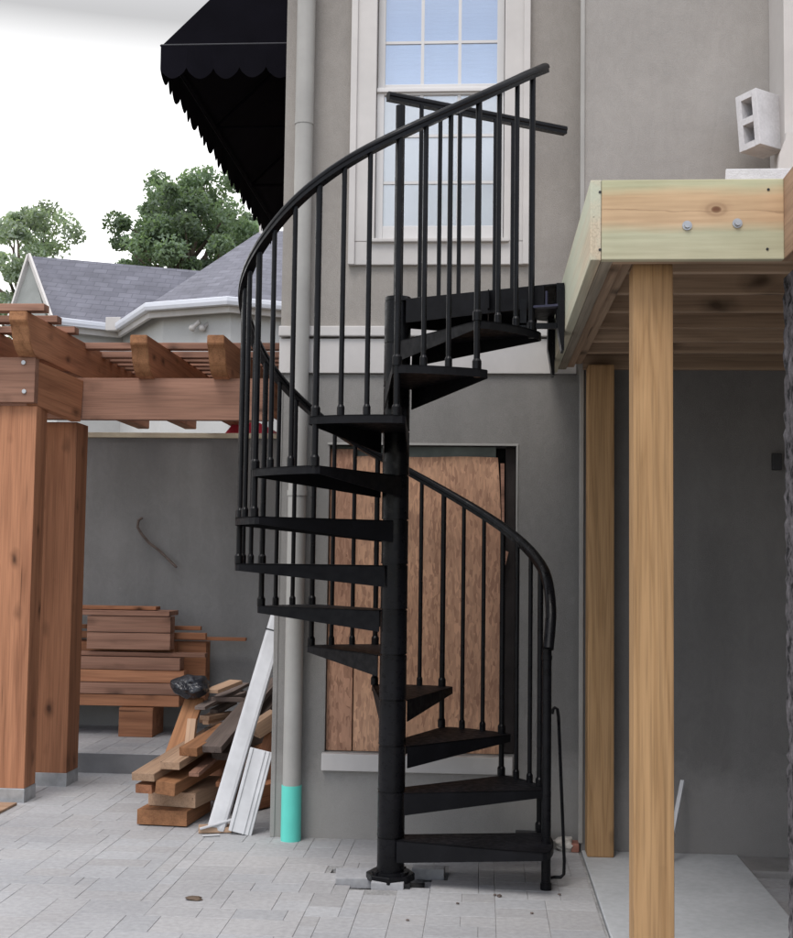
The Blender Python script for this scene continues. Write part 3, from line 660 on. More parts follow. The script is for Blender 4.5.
# moulded cap over a flat channel
def railprof():
    p = []
    for k in range(9): t = math.pi * k / 8; p.append((.026 * math.cos(t), .004 + .018 * math.sin(t)))
    p += [(-.026, -.004), (-.021, -.008), (-.021, -.024), (.021, -.024), (.021, -.008), (.026, -.004)]
    return p
bm = bmesh.new(); sweep(bm, pts, railprof()); fin('handrail', bm, M['black'], st, True, 35)
def baluster(x, y, z0, z1, r, ferr=True, mid=()):
    bm = bmesh.new(); cyl(bm, (0, 0, 0), (0, 0, z1 - z0), r, seg=14)
    b_ = fin('baluster', bm, M['black'], None, True); b_.location = (x, y, z0); b_.parent = st; b_.matrix_parent_inverse = Matrix.Identity(4)
    for zz in ([0] if ferr else []) + [q - z0 for q in mid]:
        bm = bmesh.new(); cyl(bm, (0, 0, zz - .002), (0, 0, zz + .036), r * 1.45, r * 1.45, seg=14); cyl(bm, (0, 0, zz + .036), (0, 0, zz + .046), r * 1.45, r * 1.05, seg=14)
        f = fin('ferrule', bm, M['black'], None, True); f.location = (x, y, z0); f.parent = b_; f.matrix_parent_inverse = world_of(b_).inverted()
    return b_
RB = .758
BA = [17.9, 26.9, 36.3, 45.0, 54.9, 64.5, 73.5, 83, 92.3, 101.6, 111.3, 120.3, 129.6, 139.3, 148.8, 158.3, 167.8, 177.3, 187.0, 196.5, 205.9, 215.3, 225.5, 236, 246, 255.3, 264.2, 274, 282.7, 291.2, 301.6, 310.2, 318.9, 328.2]
for k, a in enumerate(BA):
    s_ = k // 3                       # every third one passes through two treads
    px, py = RB * math.cos(R(a)), RB * math.sin(R(a))
    if k % 3 == 0:
        i = s_ + 1
        baluster(px, py, H * i - .035, rz(a) - .02, .0145, False, (H * i, H * (i + 1)) if i < 12 else (H * i,))
    else:
        baluster(px, py, H * (s_ + 2), rz(a) - .02, .0115)
# newel at the foot of the stairs
bm = bmesh.new(); cyl(bm, (0, 0, 0), (0, 0, 1.135), .0225, seg=20); cyl(bm, (0, 0, 0), (0, 0, .03), .027, seg=20); cyl(bm, (0, 0, 1.08), (0, 0, 1.10), .025, seg=20)
o = fin('newel_post', bm, M['black'], None, True); o.location = (.742, -.03, .001); o.parent = st; o.matrix_parent_inverse = Matrix.Identity(4)
# column pole and guard rail above the landing
bm = bmesh.new(); cyl(bm, (0, 0, TOP + .01), (0, 0, 3.82), .0235, seg=20); fin('guard_post', bm, M['black'], st, True)
G0, G1 = Vector((-.068, .05, 3.893)), Vector((.854, .52, 3.867))
bm = bmesh.new(); sweep(bm, [G0.lerp(G1, k / 6) for k in range(7)], railprof()); fin('guard_rail', bm, M['black'], st, True, 35)
for k, f in enumerate((.182, .285, .393, .593, .693)):
    p = G0.lerp(G1, f); q = p.copy(); baluster(p.x, p.y - .02, TOP, p.z - .02, .0112)
# last posts at the deck edge

# bent rod leaning on the newel
rod = [(.772, .05, .815), (.776, .05, .835), (.785, .05, .845), (.797, .05, .838), (.803, .05, .80), (.818, .04, .45), (.832, .03, .12), (.830, .03, .06), (.815, .03, .045), (.785, .03, .045)]
bm = bmesh.new(); sweep(bm, [Vector(p) for p in rod], [(.008 * math.cos(k * math.pi / 4), .008 * math.sin(k * math.pi / 4)) for k in range(8)], up=Vector((0, 1, 0)))
cyl(bm, (.785, .03, .045), (.765, .01, .045), .008, seg=8)
tag(fin('bent_rod', bm, M['black'], None, True), 'thin black bent rod with hooked ends standing against the foot of the newel', 'rod')
# clutter at the wall foot right of the stairs
o = bobj('dark_shape', .62, .80, .72, .86, .0, .09, noisy('dark_grey', (.05, .05, .052), .2, 8, .5), None, .008); tag(o, 'small dark shape on the paving at the foot of the wall', 'box')  # plain dark block shape at the wall foot
bm = bmesh.new(); bmesh.ops.create_icosphere(bm, subdivisions=3, radius=.055)
for v in bm.verts: v.co *= 1 + .5 * noise.noise(v.co * 28); v.co.z *= .7
o = fin('crumpled_rag', bm, M['rag']); o.location = (.885, .80, .036); tag(o, 'crumpled pale paper rag at the foot of the wall corner', 'rag')
bm = bmesh.new(); box(bm, .915, .958, RY - .01, RY + .09, 0, .045, .006); tag(fin('brick_piece', bm, M['brick']), 'broken red brick piece tucked in the wall corner', 'brick')

# ------------------------------------------------------------------ wooden deck on the right
dk = thing('wooden_deck', 'raised wooden deck of treated pine on square posts beside the spiral staircase', 'deck', (1.1, -.5, 0))
DZ1, DZ0 = 2.889, 2.603; DX = .797; DY = -1.785; DR = 1.463
# side rim doubled, front rim, inner beams, joists, planks
board('rim_board', (DX + .019, DY + .0, (DZ0 + DZ1) / 2), (DX + .019, WY - .05, (DZ0 + DZ1) / 2), .038, DZ1 - DZ0, M['pine_green'], dk)
board('rim_board', (DX + .061, DY + .04, (DZ0 + DZ1) / 2), (DX + .061, RY - .003, (DZ0 + DZ1) / 2), .044, DZ1 - DZ0 - .006, M['pine_rim'], dk)
board('rim_board', (DX + .039, DY + .019, (DZ0 + DZ1) / 2 + .001), (DR + .0, DY + .019, (DZ0 + DZ1) / 2 + .001), .038, DZ1 - DZ0 - .002, M['pine_front'], dk)
board('rim_board', (DX + .082, DY + .060, (DZ0 + DZ1) / 2 - .006), (DR + .2, DY + .060, (DZ0 + DZ1) / 2 - .006), .04, DZ1 - DZ0 - .02, M['pine_under'], dk)
board('inner_beam', (DX + .105, DY + .085, 2.738), (DX + .105, RY - .003, 2.738), .04, .24, M['pine_under'], dk)
board('inner_beam', (DX + .148, DY + .085, 2.748), (DX + .148, RY - .003, 2.748), .04, .225, M['pine_under'], dk)
for k, yy in enumerate((-1.36, -.98, -.60, -.22, .16, .50)):
    board('joist', (DX + .172, yy, 2.745), (3.2, yy, 2.745), .038, .184, M['pine_under'], dk)
board('ledger', (DX + .172, RY - .022, 2.72), (3.2, RY - .022, 2.72), .038, .235, M['pine_under'], dk)
yy = DY + .085
while yy < RY - .15:
    board('deck_plank', (DX + .085, yy + .07, 2.862), (4.2, yy + .07, 2.862), .138, .034, M['pine_under'], dk); yy += .143
# section that comes forward at the right
board('rim_board', (DR + .019, DY + .037, (DZ0 + DZ1) / 2 + .004), (DR + .019, -5.9, (DZ0 + DZ1) / 2 + .004), .038, DZ1 - DZ0, M['pine_pale'], dk)
board('rim_board', (DR + .058, DY + .03, (DZ0 + DZ1) / 2 - .005), (DR + .058, -5.9, (DZ0 + DZ1) / 2 - .005), .038, DZ1 - DZ0 - .02, M['pine_under'], dk)
yy = DY - .15
while yy > -5.9:
    board('deck_plank', (DR + .08, yy, 2.862), (4.2, yy, 2.862), .138, .034, M['pine_under'], dk); yy -= .143
board('post', (1.03, -1.60, .012), (1.03, -1.60, 2.62), .14, .14, M['pine'], dk, up=(0, 1, 0), bev=.008)
board('post', (1.057, .675, .012), (1.057, .675, 2.61), .14, .14, M['pine'], dk, up=(0, 1, 0), bev=.008)
for x, z in ((1.131, 2.724), (1.303, 2.731)):
    bm = bmesh.new(); cyl(bm, (x, DY + .001, z), (x, DY - .004, z), .017, seg=16); cyl(bm, (x, DY - .004, z), (x, DY - .012, z), .010, seg=8); fin('bolt', bm, M['galv'], dk)
for x, z in ((1.41, 2.85), (1.405, 2.64), (.83, 2.845), (.83, 2.64)):
    bm = bmesh.new(); cyl(bm, (x, DY + .001, z), (x, DY - .002, z), .005, seg=8); fin('screw', bm, M['outlet'], dk)
# mortar-coated column under the right-hand section
bm = bmesh.new(); box(bm, -.13, .13, -.13, .13, 0, 2.58); bmesh.ops.subdivide_edges(bm, edges=bm.edges[:], cuts=2, use_grid_fill=True)
es = [e for e in bm.edges if abs(e.verts[0].co.z - e.verts[1].co.z) > .1]
bmesh.ops.subdivide_edges(bm, edges=es, cuts=34, use_grid_fill=True)
for v in bm.verts:
    n_ = noise.noise(v.co * 7) * .006 + noise.noise(v.co * 31) * .010; k = 1 + (n_ / .13); v.co.x *= k; v.co.y *= k
for v in bm.verts:
    if v.co.z < .3: k = 1 + .35 * (.3 - v.co.z) / .3 * (.6 + .6 * noise.noise(v.co * 12)); v.co.x *= k; v.co.y *= k
o = fin('masonry_column', bm, M['mortar'], None, True, 60); o.location = (1.634, -1.72, 0); tag(o, 'rough mortar-coated column at the right edge under the deck', 'column')

# white stick behind the front post
board('white_stick', (1.385, .50, .02), (1.50, .72, .40), .022, .022, M['white_board'])
tag(bpy.data.objects['white_stick'], 'thin white stick leaning against the shaded wall behind the front deck post', 'stick')

# ------------------------------------------------------------------ pergola
pg = thing('pergola', 'red cedar pergola with square posts, shaped rafters and thin roof slats', 'pergola', (-2.5, 1.7, 0))
def post(x0, x1, y0, y1, z1):
    board('post', ((x0 + x1) / 2, (y0 + y1) / 2, .085), ((x0 + x1) / 2, (y0 + y1) / 2, z1), x1 - x0, y1 - y0, M['cedar'], pg, up=(0, 1, 0), bev=.006)
    bm = bmesh.new(); box(bm, x0 - .003, x1 + .003, y0 - .003, y1 + .003, -.01, .088, .004); fin('post_foot', bm, M['galv'], pg)
post(-2.70, -2.425, 1.67, 1.87, 2.50); post(-2.60, -2.352, 2.255, 2.50, 2.46)
# header beams: near one running left, side one running back, far one running right
board('beam', (-5.4, 1.65, 2.66), (-2.425, 1.65, 2.66), .07, .29, M['cedar_pale'], pg)
board('beam', (-5.4, 2.27, 2.62), (-1.0, 2.27, 2.62), .075, .285, M['cedar_pale'], pg)
board('beam', (-2.465, 1.69, 2.645), (-2.345, 2.228, 2.60), .07, .285, M['cedar'], pg)
def rafter(x, y0, y1=6.1, zt=3.02, t=.115):
    zb = zt - .255
    prof = [(y1, zt), (y1, zb), (y0 + .30, zb), (y0 + .24, zb - .01), (y0 + .17, zb + .0), (y0 + .12, zb + .025), (y0 + .075, zb + .075), (y0 + .055, zb + .13), (y0 + .04, zb + .17), (y0 + .0, zb + .195), (y0, zt)]
    bm = bmesh.new(); ym = (y0 + y1) / 2; zm = (zt + zb) / 2
    # local X = length
    prism(bm, [(p[0] - ym, p[1] - zm) for p in prof], lambda a, b_, d: (a, d, b_), -t / 2, t / 2)
    bmesh.ops.bevel(bm, geom=[e for e in bm.edges], offset=.005, segments=2, affect='EDGES')
    o = fin('rafter', bm, [M['cedar'], M['cedar_end']], None); o.rotation_euler = (0, 0, R(90)); o.location = (x, ym, zm)
    for p in o.data.polygons:
        if p.center.x < (y0 - ym) + .20 and abs(p.normal.y) < .5: p.material_index = 1
    o.parent = pg; o.matrix_parent_inverse = world_of(pg).inverted()
rafter(-2.475, 1.42, zt=3.065, t=.115)
rafter(-2.95, 1.42, zt=3.065, t=.115)
rafter(-1.87, 2.00); rafter(-1.35, 2.00); 
yy = 1.47; k = 0
while yy < 6.0:
    x1 = -2.31 if k == 0 else (-2.36 if k == 1 else (-2.37 if k == 2 else -.80 - .05 * (k % 3)))
    zz = 3.090 if k < 3 else 3.045
    board('slat', (-5.4, yy, zz), (x1, yy, zz - (0 if k > 2 else .0)), .095, .045, M['cedar_pale'], pg, bev=.004); yy += .20 if k > 3 else .385; k += 1
for x, z in ((-2.50, 2.77), (-2.49, 2.585)):
    bm = bmesh.new(); cyl(bm, (x, 1.617, z), (x, 1.605, z), .014, seg=10); fin('bolt', bm, M['galv'], pg)
tag(bobj('plywood_scrap', -2.75, -2.44, 1.28, 1.60, .002, .016, M['pine_pale'], None, .002), 'yellow plywood scrap on the paving in front of the pergola post', 'plywood')

# ------------------------------------------------------------------ garden wall behind
bm = bmesh.new(); box(bm, -8, HX0 - .002, 4.28, 4.52, -.1, 2.545); gw = fin('garden_wall', bm, M['stucco_far']); tag(gw, 'plain dark grey rendered garden wall behind the lumber and pergola', 'wall')
bm = bmesh.new(); box(bm, -8, HX0 - .002, 4.25, 4.55, 2.547, 2.59, .006); fin('wall_cap', bm, M['cream'], gw)
bm = bmesh.new(); sweep(bm, [Vector(p) for p in ((-2.43, 4.25, 1.87), (-2.455, 4.23, 1.85), (-2.46, 4.22, 1.79), (-2.42, 4.22, 1.73), (-2.36, 4.23, 1.66), (-2.28, 4.25, 1.60), (-2.2, 4.24, 1.53), (-2.12, 4.22, 1.46))], [(.011 * math.cos(q * math.pi / 3), .011 * math.sin(q * math.pi / 3)) for q in range(6)], up=Vector((0, 1, 0)))
tag(fin('cable', bm, M['grey_wood'], None, True), 'short bent cable hanging from the middle of the garden wall', 'cable')
# red thing and pale thing just beyond the wall
bm = bmesh.new(); prism(bm, [(-.25, -.3), (.25, -.3), (.22, .10), (.08, .17), (-.16, .15), (-.24, .05)], lambda a, b_, d: (a, d, b_), -.12, .12)
o = fin('red_tarp', bm, noisy('red_tarp', (.62, .04, .08), .15, 6, .5, .5, 12, .02)); o.location = (-1.72, 5.35, 2.62); tag(o, 'red tarp just showing above the garden wall', 'tarp')
bm = bmesh.new(); box(bm, -.05, .05, -.05, .05, -2.65, .12); box(bm, -.2, .2, -.08, .08, -.05, .06)
o = fin('tarp_stand', bm, M['grey_wood']); o.location = (-1.72, 5.35, 2.5); tag(o, 'wooden stand holding up the red tarp beyond the garden wall', 'stand')

# ------------------------------------------------------------------ lumber stack on the raised patio
def lum(x0, x1, y, z0, z1, d, mat, label, kind='lumber beam', nm='lumber_beam'):
    o = board(nm, (x0, y + d / 2, (z0 + z1) / 2), (x1, y + d / 2, (z0 + z1) / 2), d, z1 - z0 - .003, mat, None, bev=.004)
    tag(o, label, kind, 'lumber stacked on the patio'); return o
cl = [M['cedar_pale'], M['cedar'], M['cedar_pale']]
lum(-2.40, -2.13, 3.62, .14, .368, .34, M['cedar'], 'upright cedar support block under the middle of the lumber stack', 'support block', 'support_block')
lum(-3.72, -3.45, 3.62, .14, .368, .34, M['cedar'], 'cedar support block hidden behind the pergola posts', 'support block', 'support_block')
rows = [(.372, .462, -1.935, 'lowest long cedar beam of the lumber stack'), (.464, .555, -1.93, 'second long cedar beam from the bottom of the lumber stack'),
        (.557, .655, -1.90, 'third long cedar beam, pale, below the dark-ended bundle'), (.657, .755, -1.935, 'fourth long cedar beam, just under the thin overhanging board')]
for k, (z0, z1, x1, lb) in enumerate(rows):
    lum(-4.2, x1, 3.66, z0, z1, .14, (M['cedar_pale'] if k % 2 else M['cedar']), lb + ', front row'); lum(-4.2, x1 - .02 - .03 * k, 3.83, z0, z1, .14, M['cedar'], lb + ', back row')
lum(-4.2, -1.745, 3.70, .757, .792, .10, M['cedar_pale'], 'thin cedar board overhanging to the right in the lumber stack', 'board')
lum(-4.2, -2.02, 3.82, .757, .862, .10, M['cedar'], 'recessed cedar beam at mid height of the lumber stack')
lum(-2.69, -2.02, 3.67, .812, .945, .14, M['cedar_pale'], 'short thick cedar block, lower one of the pair on the stack')
lum(-2.69, -2.02, 3.67, .947, 1.075, .14, M['cedar_pale'], 'short thick cedar block, upper one of the pair on the stack')
lum(-4.2, -2.03, 3.66, 1.077, 1.118, .30, M['cedar_pale'], 'wide thin board covering the pair of short cedar blocks', 'board')
lum(-4.2, -2.16, 3.75, 1.12, 1.15, .14, M['cedar'], 'topmost thin board of the lumber stack', 'board')
lum(-4.2, -1.80, 3.95, .88, .935, .06, M['cedar'], 'thin square cedar bar sticking out at the back of the stack, upper', 'bar')
lum(-4.2, -1.86, 4.03, .95, .985, .05, M['cedar'], 'thinnest cedar bar at the back of the stack, uppermost', 'bar')
lum(-4.2, -1.50, 4.1, .865, .895, .05, M['cedar'], 'longest thin cedar bar reaching far right of the stack', 'bar')
lum(-4.2, -1.80, 3.98, .372, .86, .16, M['cedar'], 'dark red cedar bundle standing behind the beams of the stack', 'bundle', 'lumber_bundle')

# ------------------------------------------------------------------ offcut pile by the corner
def off(A, B, w, t, mat, label, up=(0, 0, 1), roll=0, nm='offcut_board', cat='offcut'):
    o = board(nm, A, B, w, t, mat, None, up=up, bev=.003, roll=roll); tag(o, label, cat, 'offcuts piled by the house corner'); return o
off((-1.40, 1.10, .05), (-1.36, 1.55, .05), .30, .085, M['cedar_end'], 'lowest short orange-brown block of the offcut pile')
off((-1.37, 1.20, .137), (-1.26, 1.75, .142), .30, .085, M['pine_pale'], 'second short block from the ground in the offcut pile')
off((-1.36, 1.0, .235), (-1.12, 2.5, .33), .12, .075, M['cedar_end'], 'orange-ended board in the middle of the offcut pile', roll=.1)
off((-1.49, 1.02, .225), (-1.25, 2.4, .32), .10, .05, M['cedar'], 'dark red board end at the left side of the offcut pile')
off((-1.49, 1.0, .295), (-1.26, 2.2, .44), .14, .045, M['pine_pale'], 'pale yellow board on top left of the offcut pile')
off((-1.35, 1.05, .355), (-1.19, 2.2, .45), .12, .045, M['pine_pale'], 'second pale board lying right of the yellow one in the pile')
off((-1.275, 1.18, .415), (-1.15, 1.72, .49), .115, .05, M['cedar_end'], 'short brown board overlapping the pale boards of the pile')
off((-1.15, 1.23, .425), (-1.03, 2.6, .70), .125, .04, M['grey_wood'], 'long weathered grey board climbing to the right on the pile')
off((-1.13, 1.42, .355), (-1.0, 2.6, .60), .12, .045, M['grey_wood'], 'shorter grey board under the long weathered one')
off((-1.47, 1.62, .30), (-1.415, 1.95, .64), .12, .03, M['cedar_end'], 'brown plank leaning upright at the back of the pile', up=(0, -1, .3))
off((-1.345, 1.50, .36), (-1.345, 1.58, .55), .055, .05, M['pine_pale'], 'small pale stub standing at the back of the pile', up=(0, -1, .3))
for k in range(9):
    x = -1.36 + rng.uniform(-.02, .17); y = 1.75 + rng.uniform(0, .5); z = .50 + .03 * k * .6 + rng.uniform(-.03, .02)
    off((x, y, z), (x + rng.uniform(.08, .2), y + rng.uniform(.15, .4), z + rng.uniform(-.03, .08)), rng.uniform(.04, .09), .03, rng.choice([M['grey_wood'], M['pine_pale'], M['grey_wood'], M['cedar']]),
        ['thin grey scrap', 'pale scrap', 'narrow brown scrap', 'crooked grey scrap', 'thin tan scrap', 'flat weathered scrap', 'split grey scrap', 'short slanting scrap', 'topmost pale scrap'][k] + ' in the tangle beside the black bag')
off((-1.30, 1.9, .69), (-1.19, 2.15, .73), .10, .025, M['pine_pale'], 'light board lying over the tangle of scraps')
# supporting rubble under the long boards
off((-1.30, 1.9, .12), (-.95, 2.3, .12), .3, .22, M['cedar'], 'dark cedar block deep inside the offcut pile', nm='offcut_block')
off((-1.25, 1.9, .35), (-1.0, 2.3, .38), .24, .2, M['grey_wood'], 'grey block propping the sloping boards of the pile', nm='offcut_block')
off((-1.50, 1.35, .20), (-1.0, 2.4, .30), .07, .022, M['cedar_pale'], 'thin reddish lath between the lower boards of the pile')
off((-1.22, 1.10, .30), (-1.13, 2.2, .40), .06, .025, M['cedar_pale'], 'thin red-brown strip under the short brown board')
off((-1.10, 1.35, .20), (-1.02, 2.2, .35), .09, .03, M['cedar'], 'dark red board low beside the tall white board')
off((-1.34, 1.75, .60), (-1.20, 2.5, .68), .07, .022, M['grey_wood'], 'thin grey lath just right of the black bag')
off((-.98, 1.62, .08), (-.80, 1.95, .08), .10, .14, M['cedar'], 'short dark block behind the leaning white boards', nm='offcut_block')
off((-.92, 1.35, .0 + .52), (-.80, 1.42, .60), .10, .09, M['pine_pale'], 'pale block wedged behind the tall white board', nm='offcut_block')
off((-.90, 1.42, .25), (-.82, 1.44, .50), .08, .07, M['cedar'], 'red cedar block standing behind the tall white board', up=(0, 1, 0), nm='offcut_block')
off((-1.16, .99, .018), (-.98, 1.03, .018), .10, .03, M['pine_pale'], 'flat pale offcut at the feet of the white boards')
bm = bmesh.new(); bmesh.ops.create_icosphere(bm, subdivisions=4, radius=.15)
for v in bm.verts:
    n_ = noise.noise(v.co * 10) * .3 + abs(noise.noise(v.co * 26)) * .10; v.co *= .8 + n_; v.co.z *= .58; v.co.x *= 1.05
o = fin('plastic_bag', bm, M['bag'], None, True, 60); o.location = (-1.425, 1.90, .72); tag(o, 'crumpled black plastic bag on top of the offcut pile', 'bag')
# leaning white boards
def white(A, B, w, t, label, lip=False, up=(0, -1, .35)):
    o = board('white_board', A, B, w, t, M['white_board'], None, up=up, bev=.02 if t > .04 else .003); tag(o, label, 'board', 'white boards leaning at the house corner')
    return o
w1 = white((-1.06, .985, .012), (-.745, 1.22, 1.26), .105, .05, 'tall white board leaning to the right against the house corner')
bm = bmesh.new(); box(bm, .505, .513, -.0535, .0535, -.0262, .0262); f = fin('dark_band', bm, M['outlet'], None); f.parent = w1; f.matrix_parent_inverse = Matrix.Identity(4)
w2 = white((-.915, .95, .008), (-.815, 1.03, .46), .135, .02, 'short moulded white board, in front of the tall one')
for sx in (-.045, -.02, .052):
    bm = bmesh.new(); box(bm, -.235, .235, sx - .006, sx + .006, .010, .017, .002); f = fin('moulding_ridge', bm, M['white_board'], None); f.parent = w2; f.matrix_parent_inverse = Matrix.Identity(4)
board('grey_strip', (-.98, 1.31, .40), (-.80, 1.33, 1.25), .035, .015, M['galv'], None, up=(0, -1, .35)); tag(bpy.data.objects['grey_strip'], 'narrow grey metal strip leaning behind the tall white board', 'metal strip')
o = board('white_strip', (-1.14, .93, .03), (-.97, .99, .075), .022, .012, M['white_board']); tag(o, 'short white strip lying across the feet of the leaning boards', 'strip')
o = board('white_chip', (-1.11, .87, .006), (-1.02, .90, .008), .02, .006, M['white_board']); tag(o, 'thin white sliver flat on the paving before the boards', 'sliver')
# debris on paving
bm = bmesh.new(); bmesh.ops.create_icosphere(bm, subdivisions=2, radius=.022)
for v in bm.verts: v.co *= 1 + .6 * noise.noise(v.co * 60); v.co.z *= .4
o = fin('dead_leaf', bm, noisy('dead_leaf', (.12, .085, .06), .3, 30)); o.location = (-.86, -.40, .007); o.scale = (1.9, 1, 1); tag(o, 'small dark leaf scrap alone on the open paving', 'leaf')
for k, (x, y) in enumerate(((.52, -.18), (.50, -.165), (.33, -.33), (.66, -.45), (.12, -.62), (.80, -.12))):
    bm = bmesh.new(); bmesh.ops.create_icosphere(bm, subdivisions=1, radius=.009 if k else .013)
    for v in bm.verts: v.co.z *= .5
    o = fin('pebble', bm, M['grey_wood']); o.location = (x, y, .004); o.scale = (1, 1.8 if k == 0 else 1, 1)
    tag(o, 'tiny dark pebble lying on the pavers below the stairs', 'pebble', 'tiny pebbles on the pavers')

# ------------------------------------------------------------------ neighbouring house
nb = thing('neighbour_house', 'neighbouring pale house with blue-grey shingle roof and white gutters beyond the garden wall', 'house', (-5, 15, 0))
ZG, ZR = 5.5, 6.86
g = dict(a=(-7.873, 15.035, ZG), b=(-6.80, 14.216, ZG), c=(-5.862, 14.844, ZG), d=(-4.827, 13.067, ZG), e=(-3.495, 12.619, ZG), f=(-2.0, 13.4, ZG), g=(1.6, 15.5, ZG))
rA, rB, pk, pk2 = (-7.683, 15.458, ZR), (-4.88, 16.659, ZR), (-3.913, 17.667, 7.9), (0, 18.5, 7.9)
back1, back2 = (-6.6, 18.2, ZG), (1.5, 22, ZG)
def poly_obj(name, polys, mat, parent, th=.05):
    bm = bmesh.new(); vs = {}
    for p in polys:
        f = []
        for q in p:
            k = tuple(round(x, 4) for x in q)
            if k not in vs: vs[k] = bm.verts.new(k)
            f.append(vs[k])
        bm.faces.new(f)
    bmesh.ops.triangulate(bm, faces=bm.faces)
    o = fin(name, bm, mat, parent)
    if th: md = o.modifiers.new('s', 'SOLIDIFY'); md.thickness = th
    return o
gA = (g['b'][0] + .03, g['b'][1], ZG)
poly_obj('roof', [[rA, gA, g['c'], rB], [rB, g['c'], g['d'], pk], [pk, g['d'], g['e']], [pk, g['e'], g['f'], g['g'], pk2], [rA, rB, back1], [rB, pk, back2, back1], [pk, pk2, back2]], M['shingle'], nb)
poly_obj('gable', [[g['a'], (g['b'][0] - .1, g['b'][1] + .05, ZG), (rA[0] + .02, rA[1] + .02, ZR - .06)]], noisy('gable_siding', (.22, .23, .22), .1, 4), nb, .03)
def inset(p, dy=.25, dx=0): return (p[0] + dx, p[1] + dy)
wl = [(g['a'][0] + .1, g['a'][1] + .2), (g['b'][0] + .05, g['b'][1] + .25), (g['c'][0], g['c'][1] + .3), (g['d'][0] + .15, g['d'][1] + .25), (g['e'][0], g['e'][1] + .25), (g['f'][0], g['f'][1] + .25), (g['g'][0], g['g'][1] + .2), (1.4, 21.8), (-6.5, 18)]
polys = [[(p[0], p[1], -.2), (q[0], q[1], -.2), (q[0], q[1], ZG - .02), (p[0], p[1], ZG - .02)] for p, q in zip(wl, wl[1:] + wl[:1])]
poly_obj('wall', polys, noisy('neighbour_siding', (.50, .50, .49), .06, 2, .8), nb, .05)
gpts = [gA, g['c'], g['d'], g['e'], g['f'], g['g']]
bm = bmesh.new(); sweep(bm, [Vector(p) + Vector((0, -.03, -.055)) for p in gpts], [(-.05, -.06), (.07, -.06), (.09, -.01), (.09, .05), (.07, .06), (-.05, .05)]); fin('gutter', bm, noisy('white_gutter', (.70, .72, .78), .04, 4, .4), nb)
bm = bmesh.new(); sweep(bm, [Vector(p) + Vector((0, .08, -.16)) for p in gpts], [(-.02, -.05), (.04, -.05), (.04, .05), (-.02, .05)]); fin('fascia', bm, M['trim'], nb)
bm = bmesh.new(); p = Vector(g['c']); box(bm, p.x - .16, p.x + .10, p.y - .2, p.y - .05, ZG - .13, ZG + .10, .01); fin('gutter_box', bm, M['trim'], nb)
for q, nm in ((g['a'], 0), ((g['b'][0], g['b'][1], ZG), 1)):
    bm = bmesh.new(); A = Vector(rA) + Vector((0, -.05, 0)); B = Vector(q) + Vector((0, -.05, 0)); sweep(bm, [A, B], [(-.02, -.045), (.02, -.045), (.02, .045), (-.02, .045)]); fin('rake_board', bm, M['trim'], nb)
for dx in (0, .16):
    bm = bmesh.new(); bmesh.ops.create_icosphere(bm, subdivisions=2, radius=.055); cyl(bm, (0, 0, 0), (.12, -.02, .10), .035, seg=10)
    o = fin('floodlight', bm, M['trim'], None, True); o.location = (-4.12 + dx, 12.97, 5.10); o.rotation_euler = (0, 0, dx * 6); o.parent = nb; o.matrix_parent_inverse = world_of(nb).inverted()
bm = bmesh.new(); cyl(bm, (-3.86, 17.4, 7.7), (-3.9, 17.4, 8.25), .05, seg=10); fin('roof_vent', bm, M['trim'], nb)

# ------------------------------------------------------------------ trees
def tree(x, y, h, rw, crown_z, seed, mat, label, n_cl=60, per=230, ls=.17, flat=.85):
    r = random.Random(seed); t = thing('tree', label, 'tree', (x, y, 0), 'trees beyond the neighbouring roof')
    bm = bmesh.new()
    def limb(A, B, r1, r2, n=5):
        A, B = Vector(A), Vector(B); pts_ = []
        for k in range(n + 1): f = k / n; pts_.append(A.lerp(B, f) + Vector((r.uniform(-1, 1), r.uniform(-1, 1), 0)) * .06 * (B - A).length * math.sin(math.pi * f))
        for k in range(n): cyl(bm, pts_[k], pts_[k + 1], r1 + (r2 - r1) * k / n, r1 + (r2 - r1) * (k + 1) / n, 8, False)
    limb((0, 0, -.2), (0, 0, crown_z), .26, .14)
    cls = []
    for k in range(n_cl):
        while True:
            p = Vector((r.uniform(-1, 1), r.uniform(-1, 1), r.uniform(-1, 1)))
            if .25 < p.length < 1: break
        lobe = 1 + .35 * noise.noise(p * 1.7 + Vector((seed, 0, 0)))
        c = Vector((p.x * rw * lobe, p.y * rw * lobe, crown_z + p.z * (h - crown_z) * flat * lobe)); cls.append(c)
        if k % 3 == 0: limb((0, 0, crown_z * (.72 + .25 * r.random())), c, .07, .015, 3)
    fin('trunk', bm, M['bark'], None, True).parent = t
    bm = bmesh.new(); lay = bm.loops.layers.float_color.new('tint')
    for c in cls:
        cr = r.uniform(.25, .75) * rw * .36; tone = r.uniform(.6, 1.35)
        for _ in range(per):
            d = Vector((r.gauss(0, 1), r.gauss(0, 1), r.gauss(0, 1))).normalized() * cr * r.random() ** .45; d.z *= .75
            p = c + d; s = ls * r.uniform(.45, 1.1)
            q = Vector((r.gauss(0, 1), r.gauss(0, 1), r.gauss(0, 1) + .5)).normalized(); u = q.orthogonal().normalized(); w = q.cross(u); an = r.random() * 6.28
            u, w = u * math.cos(an) + w * math.sin(an), w * math.cos(an) - u * math.sin(an)
            f = bm.faces.new([bm.verts.new(p + a_) for a_ in (-u * s, w * s * .5 , u * s, -w * s * .5)])
            tn = tone * r.uniform(.75, 1.25)
            for lp in f.loops: lp[lay] = (tn, tn, tn * r.uniform(.85, 1.1), 1)
    me = bpy.data.meshes.new('crown'); bm.to_mesh(me); bm.free(); o = link('crown', me, mat); o.parent = t
    return t
tree(-7.6, 27, 12.2, 1.95, 9.9, 5, M['leaf'], 'dense green tree rising between the awning and the roof valley', 130, 330, .085, .95)
